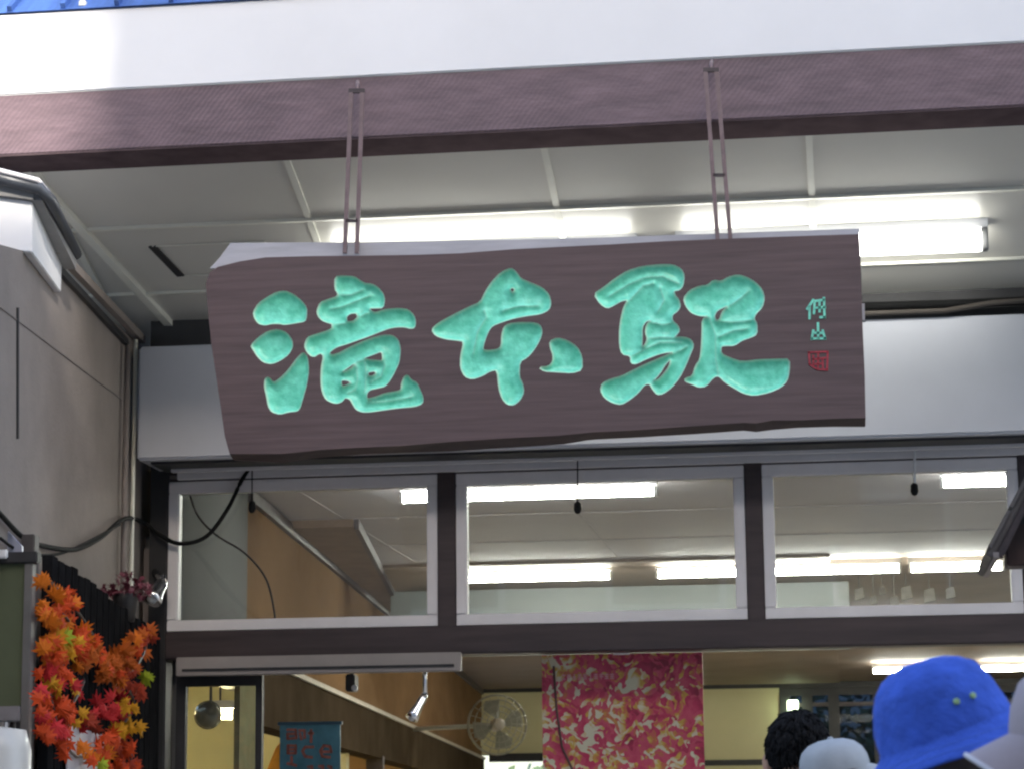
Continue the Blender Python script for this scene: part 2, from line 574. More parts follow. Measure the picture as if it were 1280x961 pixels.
# ------------------------------------------------------------------ small eave with gutter on the left
A = [at(-90, 238, 8.6), at(40, 252, 8.6), at(40, 316, 8.6), at(-90, 302, 8.6)]
Bk = [at(-90, 300, 9.12), at(78, 324, 9.12), at(76, 366, 9.12), at(-90, 350, 9.12)]
ev = thing('side_eave', 'white boxed eave corner with dark gutter on the beige side wall', 'eave', (A[3].x, 8.8, A[3].z))
obj('eave_box', MB().hexa(A, Bk), M_white, ev, bevel=0.004)
gp = [at(-90, 206, 8.55), at(-20, 218, 8.55), at(50, 236, 8.56), at(62, 250, 8.65), at(95, 318, 9.15)]
obj('gutter', MB().tube(gp, 0.025, 10), mat('gutter_dark', (0.05, 0.055, 0.065), 0.35, 0.2, 8), ev, smooth=True)
obj('gutter_lip', MB().tube([p + Vector((0, -0.02, 0.026)) for p in gp[:4]], 0.010, 8), M_alu, ev, smooth=True)
bk = [at(-90, 226, 8.6), at(45, 244, 8.6), at(88, 330, 9.15)]
obj('gutter_board', MB().beam(bk[0], bk[1], 0.05, 0.05).beam(bk[1], bk[2], 0.05, 0.05), mat('gutter_grey', (0.22, 0.21, 0.2), 0.6), ev)
obj('eave_bracket', MB().beam(A[3] + Vector((0, 0.2, 0.05)), lw(8.9, -0.1) + Vector((0, 0, A[3].z)), 0.06, 0.06), M_wall, ev)


# ------------------------------------------------------------------ the name board with carved characters
def zc(pts, s, ox, oy, dy=0):
    return [(ox + x / s, oy + (y + dy) / s) for x, y in pts]


def chaikin(p, n=2):
    p = np.array(p, float)
    for _ in range(n):
        q = np.roll(p, -1, 0)
        a_ = 0.78 * p + 0.22 * q
        b_ = 0.22 * p + 0.78 * q
        p = np.empty((len(a_) * 2, 2))
        p[0::2], p[1::2] = a_, b_
    return p


s1_, s8 = 4.806, 8.0
DROP1 = zc([(80, 290), (110, 240), (160, 205), (220, 172), (270, 165), (320, 185), (370, 225), (400, 265), (398, 320), (390, 345), (330, 355), (265, 365), (240, 358), (190, 358), (150, 368), (110, 358), (88, 325)], s1_, 300, 330)
DROP2 = zc([(65, 490), (110, 445), (170, 405), (230, 395), (280, 415), (312, 460), (315, 500), (290, 545), (240, 580), (190, 600), (140, 590), (105, 555), (80, 515)], s1_, 300, 330)
DROP3 = zc([(150, 690), (170, 680), (200, 715), (240, 690), (290, 640), (340, 570), (380, 530), (405, 560), (412, 640), (400, 720), (380, 790), (360, 860), (345, 880), (290, 885), (240, 900), (190, 885), (170, 850), (160, 790), (148, 740)], s1_, 300, 330)
T_A = [(350, 90), (430, 85), (540, 90), (600, 130), (650, 160), (720, 165), (780, 200), (830, 260), (845, 320), (830, 400), (760, 400), (690, 402), (715, 440), (760, 450), (830, 425), (900, 415), (1000, 410), (1080, 420), (1140, 480), (1155, 540), (1145, 600), (1100, 605), (1050, 590), (960, 590), (880, 606), (780, 645), (680, 685), (560, 727), (450, 765), (370, 788), (305, 830), (290, 860), (330, 875), (400, 850), (480, 805), (600, 750), (720, 705), (820, 677), (920, 675), (980, 720), (1000, 800)]
T_B = [(1000, 200), (990, 300), (950, 390), (900, 480), (850, 540), (780, 555), (700, 572), (665, 610), (668, 670), (750, 650), (850, 612), (950, 597), (1010, 580), (1015, 520), (1040, 450), (1075, 430), (1110, 480), (1170, 510), (1200, 580), (1230, 650), (1225, 710), (1150, 740), (1000, 752), (850, 772), (700, 795), (620, 795), (560, 770), (525, 710), (500, 665), (450, 650), (420, 690), (370, 710), (320, 700), (260, 670), (225, 600), (210, 500), (215, 350), (235, 250), (215, 212), (180, 220), (150, 245), (110, 240), (70, 200), (45, 140), (70, 60)]
T_C = [(150, 670), (250, 640), (320, 610), (322, 560), (270, 545), (220, 525), (180, 480), (170, 430), (200, 350), (280, 320), (370, 290), (380, 255), (350, 215)]
TAKI = zc(T_A, s8, 375, 335) + zc(T_B, s8, 375, 415) + zc(T_C, s8, 375, 335)
TH = [zc([(460, 490), (500, 455), (560, 450), (580, 490), (540, 535), (470, 545)], s8, 375, 335),
      zc([(640, 260), (720, 230), (820, 190), (830, 290), (760, 290), (660, 275)], s8, 375, 415),
      zc([(680, 400), (750, 390), (760, 420), (720, 445), (680, 440)], s8, 375, 415),
      zc([(420, 395), (470, 360), (530, 320), (550, 325), (500, 375), (440, 400)], s8, 375, 415),
      zc([(410, 480), (470, 480), (510, 505), (450, 540), (415, 540)], s8, 375, 415)]
s4 = 4.805
HON = zc([(520, 50), (550, 70), (580, 115), (640, 140), (710, 170), (750, 210), (762, 260), (750, 300), (700, 325), (620, 335), (540, 350), (470, 372), (410, 395), (385, 430), (362, 490), (352, 540), (380, 547), (440, 540), (465, 520), (468, 450), (480, 405), (510, 385), (580, 378), (650, 378), (695, 390), (710, 430), (695, 480), (660, 540), (620, 585), (575, 610), (570, 700), (590, 740), (600, 790), (575, 840), (540, 868), (500, 865), (470, 830), (450, 770), (440, 660), (400, 665), (350, 695), (290, 715), (245, 700), (220, 650), (220, 580), (240, 490), (200, 482), (130, 475), (70, 455), (45, 420), (80, 385), (170, 335), (260, 290), (340, 255), (370, 190), (410, 130), (460, 80)], s4, 530, 325)
HH = [zc([(514, 178), (530, 164), (548, 180), (530, 200)], s4, 530, 325)]
HDOT = zc([(755, 490), (800, 470), (860, 485), (920, 525), (948, 580), (950, 660), (890, 678), (800, 672), (720, 668), (690, 645), (750, 640), (775, 610), (775, 570), (760, 530)], s4, 530, 325)
UMA = zc([(35, 230), (90, 195), (160, 140), (240, 90), (330, 65), (430, 55), (510, 55), (560, 80), (578, 120), (570, 180), (550, 205), (515, 210), (520, 235), (545, 265), (555, 300), (540, 330), (505, 355), (505, 390), (540, 420), (550, 450), (530, 475), (520, 490), (580, 490), (620, 505), (635, 540), (610, 600), (585, 660), (550, 730), (500, 790), (450, 825), (415, 830), (390, 800), (370, 765), (340, 770), (300, 820), (250, 860), (200, 890), (150, 880), (100, 850), (75, 805), (85, 765), (140, 740), (200, 725), (260, 693), (340, 655), (420, 620), (515, 580), (480, 578), (430, 588), (350, 618), (290, 648), (258, 645), (255, 600), (205, 590), (190, 540), (190, 440), (200, 370), (215, 310), (240, 265), (200, 270), (150, 300), (115, 315), (75, 290)], s1_, 735, 320)
UH = [zc([(325, 500), (325, 430), (345, 395), (375, 385), (350, 420), (345, 460), (358, 500), (340, 540), (322, 545)], s1_, 735, 320),
      zc([(392, 748), (430, 708), (465, 650), (497, 618), (490, 662), (455, 710), (420, 745)], s1_, 735, 320)]
s6 = 5.339
SHAKU = zc([(50, 230), (90, 180), (160, 150), (210, 145), (250, 110), (300, 120), (350, 90), (410, 75), (470, 90), (530, 125), (575, 175), (590, 230), (575, 290), (530, 335), (520, 370), (540, 400), (540, 470), (500, 490), (440, 510), (390, 545), (330, 545), (300, 550), (300, 600), (360, 630), (440, 655), (560, 640), (680, 638), (758, 635), (755, 720), (740, 780), (700, 820), (620, 855), (520, 875), (450, 860), (390, 825), (330, 790), (285, 745), (250, 755), (200, 815), (150, 820), (110, 800), (60, 782), (60, 765), (110, 750), (130, 680), (160, 640), (170, 560), (175, 460), (175, 370), (215, 350), (150, 345), (100, 325), (65, 280)], s6, 845, 330)
SHH = [zc([(255, 345), (275, 310), (330, 285), (345, 285), (310, 320), (290, 375), (265, 380)], s6, 845, 330)]

RIDGES = [
    [zc([(380, 262), (500, 262), (620, 212)], s8, 375, 335), zc([(330, 560), (460, 545)], s8, 375, 335), zc([(580, 490), (640, 455), (710, 432)], s8, 375, 335), zc([(300, 400), (420, 380), (540, 330), (690, 270)], s8, 375, 335),
     zc([(405, 400), (470, 352), (560, 300), (640, 262)], s8, 375, 415), zc([(560, 325), (565, 480), (540, 570), (470, 600)], s8, 375, 415), zc([(640, 285), (650, 400), (650, 480), (640, 600)], s8, 375, 415), zc([(830, 200), (842, 330), (800, 440), (700, 490)], s8, 375, 415), zc([(660, 690), (800, 690), (1000, 660), (1100, 640)], s8, 375, 415)],
    [zc([(356, 300), (372, 340), (318, 430), (292, 560)], s4, 530, 325), zc([(470, 300), (560, 275), (680, 272)], s4, 530, 325)],
    [zc([(130, 235), (240, 168), (340, 125), (450, 120), (545, 165)], s1_, 735, 320), zc([(250, 262), (330, 175), (390, 160)], s1_, 735, 320), zc([(430, 185), (455, 260), (420, 330)], s1_, 735, 320), zc([(380, 395), (450, 410), (510, 395)], s1_, 735, 320), zc([(358, 492), (430, 485), (520, 490)], s1_, 735, 320), zc([(262, 600), (330, 560), (430, 515), (560, 515)], s1_, 735, 320), zc([(515, 580), (560, 560), (590, 540)], s1_, 735, 320), zc([(390, 800), (370, 765), (395, 745)], s1_, 735, 320),
     zc([(290, 378), (360, 385), (450, 378), (525, 365)], s6, 845, 330), zc([(290, 480), (380, 440), (470, 430)], s6, 845, 330), zc([(220, 352), (262, 470), (262, 620), (275, 700), (285, 745)], s6, 845, 330), zc([(345, 285), (430, 225), (480, 180)], s6, 845, 330)]]

CHARS = [('carved waterfall character', [DROP1, DROP2, DROP3, TAKI] + TH),
         ('carved root character with one side dot', [HON, HDOT] + HH),
         ('carved station character of two halves', [UMA, SHAKU] + UH + SHH)]


def sxz(p):
    q = at(p[0], p[1], YS)
    return (q.x, q.z)


def inside_even_odd(pts, polys):
    x, y = pts[:, 0], pts[:, 1]
    res = np.zeros(len(pts), bool)
    for P in polys:
        a_, b_ = P, np.roll(P, -1, 0)
        for (x0, y0), (x1, y1) in zip(a_, b_):
            c = ((y0 > y) != (y1 > y))
            if y1 == y0:
                continue
            xi = (x1 - x0) * (y - y0) / (y1 - y0) + x0
            res ^= c & (x < xi)
    return res


def edge_dist(pts, polys):
    best = np.full(len(pts), 1e9)
    for P in polys:
        a_ = P
        b_ = np.roll(P, -1, 0)
        for k in range(len(a_)):
            ab = b_[k] - a_[k]
            L2 = max((ab ** 2).sum(), 1e-12)
            t = np.clip(((pts - a_[k]) @ ab) / L2, 0, 1)
            d = np.hypot(*(pts - (a_[k] + t[:, None] * ab)).T)
            best = np.minimum(best, d)
    return best


def cdt(polys, extra):
    verts, edges = [], []
    for P in polys:
        o_ = len(verts)
        verts += [Vector(p) for p in P]
        edges += [(o_ + i, o_ + (i + 1) % len(P)) for i in range(len(P))]
    verts += [Vector(p) for p in extra]
    v, e, f, _, _, _ = delaunay_2d_cdt(verts, edges, [], 0, 1e-6)
    V = np.array([tuple(p) for p in v])
    F = np.array([tuple(t) for t in f if len(t) == 3])
    return V, F


# board outline in photo pixels (front face)
TOPE = [(262, 341), (272, 334), (300, 327), (332, 322), (390, 320.5), (450, 320), (520, 319), (575, 317), (640, 312), (700, 309), (760, 306), (830, 302), (900, 299), (985, 296), (1074, 293)]
RIGHT = [(1076, 340), (1078, 400), (1081, 470), (1082, 522)]
BOTE = [(1040, 523), (1000, 525), (965, 525), (945, 529), (930, 528), (870, 532), (800, 537), (740, 540), (700, 544), (640, 547), (560, 552), (500, 557), (450, 559), (400, 562), (350, 567), (287, 567)]
LEFT = [(281, 545), (276, 510), (270, 470), (264, 430), (260, 390), (257, 355)]
OUTL = np.array([sxz(p) for p in TOPE + RIGHT + BOTE + LEFT])
base_sign = at(670, 560, YS + 0.05)
board = thing('name_board', 'dark brown wooden plank sign with carved green characters hanging below the eave beam', 'sign', base_sign)
def fatten(P, px):
    """push an outline outwards by px photo pixels"""
    P = np.array(P, float)
    area = 0.5 * np.sum(P[:, 0] * np.roll(P[:, 1], -1) - np.roll(P[:, 0], -1) * P[:, 1])
    t_ = np.roll(P, -1, 0) - np.roll(P, 1, 0)
    t_ /= np.maximum(np.hypot(t_[:, 0], t_[:, 1])[:, None], 1e-9)
    n_ = np.column_stack([t_[:, 1], -t_[:, 0]]) * np.sign(area)
    return P + n_ * px


HOLES = {id(h_) for h_ in TH + HH + UH + SHH}
char_polys = [[np.array([sxz(p) for p in fatten(chaikin(c, 1), -0.9 if id(c) in HOLES else 0.9)]) for c in cs] for _, cs in CHARS]
allp = [p for cs in char_polys for p in cs]
V, F = cdt([OUTL] + allp, [])
cen = V[F].mean(1)
keep = inside_even_odd(cen, [OUTL]) & ~inside_even_odd(cen, allp)
mbf = MB()
mbf.v = [(x, YS, z) for x, z in V]
mbf.f = [tuple(int(i) for i in t) for t in F[keep]]
obj('plank_face', mbf, M_sign, board)
# plank edge and back
eb = MB()
n_ = len(OUTL)
mid = OUTL.mean(0)
rng = np.random.RandomState(3)
ring0 = [(x, YS, z) for x, z in OUTL]
ring1 = [(x + 0.004 * rng.randn(), YS + 0.05, z + (0.0035 * rng.randn() - (0.022 if z < mid[1] else 0.0))) for x, z in OUTL]
ring2 = [(x, YS + 0.10, z + (-0.012 if z < mid[1] else 0.0)) for x, z in OUTL]
eb.v = ring0 + ring1 + ring2
for r_ in range(2):
    for i in range(n_):
        j = (i + 1) % n_
        eb.f.append((r_ * n_ + i, r_ * n_ + j, (r_ + 1) * n_ + j, (r_ + 1) * n_ + i))
eb.f.append(tuple(2 * n_ + i for i in range(n_)))
obj('plank_edge', eb, M_signedge, board)
# weathered grey top strip behind the plank
gs = [(262, 336), (275, 322), (288, 304), (450, 303), (640, 300), (760, 297), (900, 292), (1074, 286), (1074, 300), (900, 306), (640, 320), (450, 328), (330, 332)]
G = np.array([[at(px, py, YS + 0.102).x, at(px, py, YS + 0.102).z] for px, py in gs])
gb = MB()
k_ = len(G)
gb.v = [(x, YS + 0.102, z) for x, z in G] + [(x, YS + 0.14, z) for x, z in G]
gb.f = [tuple(range(k_)), tuple(range(k_, 2 * k_))[::-1]] + [(i, (i + 1) % k_, k_ + (i + 1) % k_, k_ + i) for i in range(k_)]
obj('grey_top_strip', gb, M_greywood, board)
tp = at(1077, 390, YS + 0.06)
obj('end_tab', MB().box(tp.x - 0.01, tp.x + 0.012, YS + 0.05, YS + 0.09, tp.z - 0.035, tp.z + 0.03), M_greywood, board)

# paint of the carved characters: green with a bare pale rim along the cut
mg = bpy.data.materials.new('carved_green_paint')
mg.use_nodes = True
n = mg.node_tree.nodes
l = mg.node_tree.links
b = n['Principled BSDF']
tc = n.new('ShaderNodeTexCoord')
nz = n.new('ShaderNodeTexNoise')
nz.inputs['Scale'].default_value = 30
nz.inputs['Detail'].default_value = 4
l.new(tc.outputs['Object'], nz.inputs['Vector'])
rp = n.new('ShaderNodeValToRGB')
rp.color_ramp.elements[0].position = 0.3
rp.color_ramp.elements[1].position = 0.72
rp.color_ramp.elements[0].color = (0.115, 0.63, 0.41, 1)
rp.color_ramp.elements[1].color = (0.24, 0.86, 0.63, 1)
l.new(nz.outputs[0], rp.inputs[0])
at_ = n.new('ShaderNodeAttribute')
at_.attribute_name = 'rim'
mx = n.new('ShaderNodeMixRGB')
mx.inputs[2].default_value = (0.60, 0.72, 0.54, 1)
l.new(at_.outputs['Fac'], mx.inputs[0])
l.new(rp.outputs[0], mx.inputs[1])
l.new(mx.outputs[0], b.inputs['Base Color'])
b.inputs['Roughness'].default_value = 0.3
bp = n.new('ShaderNodeBump')
bp.inputs['Distance'].default_value = 0.004
bp.inputs['Strength'].default_value = 0.8
nz2 = n.new('ShaderNodeTexNoise')
nz2.inputs['Scale'].default_value = 45
l.new(tc.outputs['Object'], nz2.inputs['Vector'])
l.new(nz2.outputs[0], bp.inputs['Height'])
l.new(bp.outputs[0], b.inputs['Normal'])

def resample(P, st):
    out = []
    P = np.array(P, float)
    for a_, b_ in zip(P[:-1], P[1:]):
        k = max(1, int(np.hypot(*(b_ - a_)) / st))
        out += [a_ + (b_ - a_) * i / k for i in range(k)]
    out.append(P[-1])
    return np.array(out)


ridge_xz = [[resample([sxz(p) for p in r_], 0.004) for r_ in rs_] for rs_ in RIDGES]
for (lab, _), polys, rdg in zip(CHARS, char_polys, ridge_xz):
    lo = np.min([p.min(0) for p in polys], 0)
    hi = np.max([p.max(0) for p in polys], 0)
    st = 0.0065
    gx, gz = np.meshgrid(np.arange(lo[0], hi[0], st), np.arange(lo[1], hi[1], st))
    gx[1::2] += st / 2
    pts = np.column_stack([gx.ravel(), gz.ravel()])
    pts = pts[inside_even_odd(pts, polys)]
    d = edge_dist(pts, polys)
    pts = pts[d > 0.0026]
    RP = np.concatenate(rdg)
    RP = RP[inside_even_odd(RP, polys)]
    RP = RP[edge_dist(RP, polys) > 0.0026]
    dr_ = np.sqrt(((pts[:, None, :] - RP[None, :, :]) ** 2).sum(2)).min(1)
    pts = np.concatenate([pts[dr_ > 0.0026], RP])
    V, F = cdt(polys, pts)
    cen = V[F].mean(1)
    F = F[inside_even_odd(cen, polys)]
    d = edge_dist(V, polys)
    d[d < 1e-5] = 0
    dr_ = np.sqrt(((V[:, None, :] - RP[None, :, :]) ** 2).sum(2)).min(1)
    dr_[dr_ < 0.0012] = 0
    de = np.minimum(d, dr_ + 0.0085)
    depth = 0.026 * (1 - np.exp(-de / 0.012))
    mb = MB()
    mb.v = [(V[i, 0], YS + 0.0005 + depth[i], V[i, 1]) for i in range(len(V))]
    mb.f = [tuple(int(i) for i in t) for t in F]
    me = bpy.data.meshes.new('carved_character')
    off = wloc(board)
    me.from_pydata([tuple(Vector(v) - off) for v in mb.v], [], mb.f)
    bm = bmesh.new()
    bm.from_mesh(me)
    bmesh.ops.recalc_face_normals(bm, faces=bm.faces)
    # faces look towards the street
    s_ = sum(f.normal.y * f.calc_area() for f in bm.faces)
    if s_ > 0:
        bmesh.ops.reverse_faces(bm, faces=bm.faces)
    bm.to_mesh(me)
    bm.free()
    for p in me.polygons:
        p.use_smooth = True
    ra = me.attributes.new('rim', 'FLOAT', 'POINT')
    rim = np.maximum(np.clip(1.35 - d / 0.0055, 0, 1) * 0.95, np.clip(1.0 - dr_ / 0.0065, 0, 1) * 0.22)
    if len(me.vertices) == len(rim):
        ra.data.foreach_set('value', rim.astype(np.float32))
    me.materials.append(mg)
    o = bpy.data.objects.new('carved_character', me)
    o.parent = board
    o['label'] = lab
    C.objects.link(o)


def stroke(mb, pts, wd, Y, s, ox, oy):
    """a flat painted brush stroke, 2 mm proud of the board"""
    q = [at(ox + x / s, oy + y / s, Y) for x, y in pts]
    k = wd / s * YS / FPX
    for a_, b_ in zip(q[:-1], q[1:]):
        dd = (b_ - a_)
        if dd.length < 1e-6:
            continue
        dd.normalize()
        mb.beam(a_ - dd * k * 0.35, b_ + dd * k * 0.35, 0.004, k, up=Vector((-dd.z, 0, dd.x)))


M_sig = mat('signature_green_paint', (0.2, 0.66, 0.48), 0.4, 0.2, 40)
M_seal = mat('seal_red_paint', (0.36, 0.03, 0.045), 0.5, 0.3, 40)
sgm = MB()
for pts in ([(185, 300), (235, 225)], [(205, 280), (205, 375)], [(245, 250), (240, 335)], [(250, 235), (325, 225)], [(320, 210), (325, 365)], [(285, 245), (285, 320)], [(255, 290), (330, 285)], [(290, 365), (330, 365)]):
    stroke(sgm, pts, 19, YS - 0.001, 6.41, 980, 340)
obj('signature_character', sgm, M_sig, board)
sgm = MB()
for pts in ([(272, 412), (275, 535)], [(235, 470), (222, 540)], [(310, 470), (328, 535)], [(222, 535), (330, 535)], [(250, 490), (300, 490)]):
    stroke(sgm, pts, 19, YS - 0.001, 6.41, 980, 340)
obj('signature_character', sgm, M_sig, board)
sgm = MB()
for pts in ([(195, 645), (350, 640)], [(350, 640), (345, 785)], [(345, 785), (265, 780)], [(200, 645), (205, 740)], [(205, 740), (265, 780)], [(235, 670), (235, 750)], [(275, 650), (272, 770)], [(235, 700), (330, 690)], [(310, 700), (312, 770)], [(240, 740), (300, 735)]):
    stroke(sgm, pts, 15, YS - 0.001, 6.41, 980, 340)
tag(obj('red_seal', sgm, M_seal, board), 'small red artist seal')

# hangers: two flat-bar loops from hooks on the beam
for (tx, ty, bxl, bxr, by, nm) in ((446, 114, 431, 446, 309, 'left'), (889, 88, 897, 913, 292, 'right')):
    YH = YS + 0.07
    hk = at(tx, ty, YH)
    hg = thing('sign_hanger', 'thin steel double-rod hanger above the %s character of the plank sign' % ('waterfall' if nm == 'left' else 'two-part station'), 'hanger', at((bxl + bxr) / 2, by, YH))
    for k, bx_ in enumerate((bxl, bxr)):
        top = at(tx + (-7 if k == 0 else 7), ty + 2, YH)
        bot = at(bx_, by + 8, YH)
        obj('rod', MB().beam(top, bot, 0.016, 0.012, up=Vector((0, 1, 0))), M_steel, hg)
    t_ = 0.62 if nm == 'right' else 0.80
    a_ = at(tx - 7, ty + 2, YH).lerp(at(bxl, by + 8, YH), t_)
    b_ = at(tx + 7, ty + 2, YH).lerp(at(bxr, by + 8, YH), t_)
    obj('spacer', MB().beam(a_, b_, 0.012, 0.012), M_darkwood, hg)
    t1, t2 = at(tx - 10, ty, YH), at(tx + 10, ty, YH)
    obj('bolt', MB().beam(t1, t2, 0.013, 0.016), M_darkwood, hg)
    obj('hook', MB().tube([hk + Vector((0, 0, 0.0)), hk + Vector((0, 0.02, 0.03)), at(tx + 1, ty - 12, YB + 0.01)], 0.008, 8), M_steel, hg, smooth=True)

# ------------------------------------------------------------------ tube lights under the soffit
def solve_y(px, py, h):
    lo, hi = YB + 0.3, YX
    for _ in range(60):
        m_ = (lo + hi) / 2
        if at(px, py, m_).z > soff_z(m_) - h:
            hi = m_
        else:
            lo = m_
    return lo


TH_ = 0.078
YL = solve_y(1150, 303, TH_)
for (pa, pb, lab) in ((845, 1236, 'lit fluorescent tube light on the soffit reaching past the end of the plank sign'),
                      (405, 797, 'lit fluorescent tube light on the soffit hidden behind the first two carved characters')):
    zt = soff_z(YL) - TH_
    xa, xb = at(pa, 320, YL).x, at(pb, 320, YL).x
    fx = thing('tube_light', lab, 'light', ((xa + xb) / 2, YL, zt), 'tube lights under the eave soffit')
    obj('light_body', MB().hexa([(xa, YL - 0.03, soff_z(YL - 0.03) - 0.001), (xb, YL - 0.03, soff_z(YL - 0.03) - 0.001), (xb, YL + 0.03, soff_z(YL + 0.03) - 0.001), (xa, YL + 0.03, soff_z(YL + 0.03) - 0.001)],
                                [(xa, YL - 0.02, zt + 0.05), (xb, YL - 0.02, zt + 0.05), (xb, YL + 0.02, zt + 0.05), (xa, YL + 0.02, zt + 0.05)]), M_fix, fx)
    obj('tube', MB().tube([(xa + 0.03, YL, zt - 0.005), (xb - 0.03, YL, zt - 0.005)], 0.046, 16), M_tube, fx, smooth=True)
    for xe, sg in ((xa, 1), (xb, -1)):
        obj('socket', MB().box(min(xe, xe + sg * 0.028), max(xe, xe + sg * 0.028), YL - 0.022, YL + 0.022, zt - 0.05, zt + 0.052), mat('socket_grey', (0.2, 0.2, 0.2), 0.5), fx, bevel=0.004)

# cables in the gap over the shutter box
cb = [at(1020, 398, YX - 0.02), at(1090, 392, YX - 0.02), at(1180, 389, YX - 0.02), at(1240, 379, YX - 0.02), at(1330, 372, YX - 0.02)]
tag(obj('cable', MB().tube(cb, 0.012, 8), mat('brown_cable', (0.06, 0.05, 0.042), 0.8), None, smooth=True, origin=cb[0]), 'brown cable lying along the top of the grey shutter box', 'cable')
cb = [at(950, 385, YX + 0.05), at(1100, 383, YX + 0.05), at(1200, 380, YX + 0.05), at(1340, 374, YX + 0.05)]
tag(obj('cable', MB().tube(cb, 0.02, 8), M_cable, None, smooth=True, origin=cb[0]), 'thick black cable in the gap above the grey shutter box', 'cable')


def smooth_path(pts, n=6):
    out = []
    P = [pts[0]] + list(pts) + [pts[-1]]
    for i in range(1, len(P) - 2):
        for k in range(n):
            t = k / n
            a_, b_, c_, d_ = P[i - 1], P[i], P[i + 1], P[i + 2]
            out.append(0.5 * ((2 * b_) + (-a_ + c_) * t + (2 * a_ - 5 * b_ + 4 * c_ - d_) * t * t + (-a_ + 3 * b_ - 3 * c_ + d_) * t ** 3))
    out.append(pts[-1])
    return out


cpts = [on_wall(-40, 600, 0.02), on_wall(0, 642, 0.02), on_wall(30, 672, 0.02), on_wall(60, 683, 0.02), on_wall(95, 686, 0.03), on_wall(125, 672, 0.03), on_wall(155, 648, 0.04),
        at(178, 652, YT - 0.09), at(200, 668, YT - 0.09), at(225, 679, YT - 0.08), at(258, 670, YT - 0.07), at(285, 635, YT - 0.07), at(302, 600, YT - 0.07), at(318, 578, YT - 0.06)]
tag(obj('cable', MB().tube(smooth_path(cpts), 0.010, 8), M_cable, None, smooth=True, origin=cpts[0]), 'black cable drooping along the beige wall and across the first transom window', 'cable')
cpts = [on_wall(0, 672, 0.02), on_wall(30, 690, 0.02), on_wall(80, 690, 0.02), on_wall(150, 655, 0.05)]
tag(obj('cable', MB().tube(smooth_path(cpts), 0.006, 8), M_cable, None, smooth=True, origin=cpts[0]), 'thin black cable on the beige wall just over the slatted fence', 'cable')
cpts = [at(232, 596, YT + 0.12), at(245, 640, YT + 0.12), at(270, 668, YT + 0.12), at(305, 690, YT + 0.12), at(332, 722, YT + 0.12), at(343, 765, YT + 0.12), at(344, 790, YT + 0.12)]
tag(obj('cable', MB().tube(smooth_path(cpts), 0.005, 8), M_cable, None, smooth=True, origin=cpts[0]), 'thin cable hanging behind the glass of the first transom window', 'cable')
# hooks hanging from the shutter box
for (px, y0, y1, lab, wh) in ((315, 590, 633, 'small dark hook in front of the tan wall in the first transom window', False),
                              (722, 572, 634, 'small dark hook hanging before the middle transom window', False),
                              (1143, 553, 611, 'small dark hook on a white cord before the transom window beside the notice roof', True)):
    t, q_ = at(px, y0, YT - 0.1), at(px, y1, YT - 0.1)
    t.z = box_bot - 0.005
    hg = thing('hanging_hook', lab, 'hook', q_, 'hooks hanging from the shutter box')
    obj('cord', MB().tube([t, q_], 0.003 if not wh else 0.006, 6), M_cable if not wh else M_fix, hg)
    obj('hook_body', MB().lathe([(0.003, 0.03), (0.016, 0.02), (0.018, -0.01), (0.012, -0.025), (0.002, -0.03)], 10, Matrix.Translation(q_)), M_cable, hg, smooth=True)

# ------------------------------------------------------------------ the hall behind
def hw(Y):
    return -3.29 - 0.083 * (Y - 13.4)


YK = 32.0
hall = thing('station_hall', 'long lit station hall with grey ceiling, tan wall and pale yellow end wall', 'hall', (1, 20, 0))
obj('hall_floor', MB().add([(-9, YT - 3, 0.004), (9, YT - 3, 0.004), (9, YK + 0.2, 0.004), (-9, YK + 0.2, 0.004)], [(0, 1, 2, 3)]), M_floor, hall)
RW = 6.2
yb = 17.0
xb_ = at_z(1038, 705, CEIL).x
obj('ceiling', MB().box(hw(34) - 0.5, RW, YT + 0.1, yb, CEIL, CEIL + 0.1), M_ceil, hall)
cb_ = obj('ceiling_brown', MB().box(hw(34) - 0.5, xb_, yb, YK + 0.3, CEIL - 0.02, CEIL + 0.1), M_ceilb, hall)
obj('ceiling_plain', MB().box(xb_, RW, yb, YK + 0.3, CEIL, CEIL + 0.1), M_ceilb, hall)
for yy in (12.6, 14.4, 15.8):
    obj('ceiling_joint', MB().box(hw(yy), RW - 0.01, yy, yy + 0.012, CEIL - 0.003, CEIL + 0.01), mat('ceiling_joint_grey', (0.40, 0.38, 0.41), 0.8), hall)
for px in (432, 730):
    p = at_z(px, 650, CEIL)
    obj('ceiling_joint', MB().box(p.x, p.x + 0.012, YT + 0.11, yb - 0.01, CEIL - 0.003, CEIL + 0.01), mat('ceiling_joint_grey', (0.40, 0.38, 0.41), 0.8), hall)
obj('front_upstand', MB().box(-4, RW, YT + 0.09, YT + 0.2, tr_top - 0.02, CEIL + 0.1), M_ceilb, hall)
obj('hall_right_wall', MB().box(RW, RW + 0.1, YT + 0.1, YK + 0.2, 0, CEIL + 0.1), M_yellow, hall)


def wallpiece(name, y0, y1, z0, z1, m, th=0.1, off=0.0):
    return obj(name, MB().hexa([(hw(y0) + off, y0, z0), (hw(y1) + off, y1, z0), (hw(y1) + off - th, y1, z0), (hw(y0) + off - th, y0, z0)],
                               [(hw(y0) + off, y0, z1), (hw(y1) + off, y1, z1), (hw(y1) + off - th, y1, z1), (hw(y0) + off - th, y0, z1)]), m, hall)


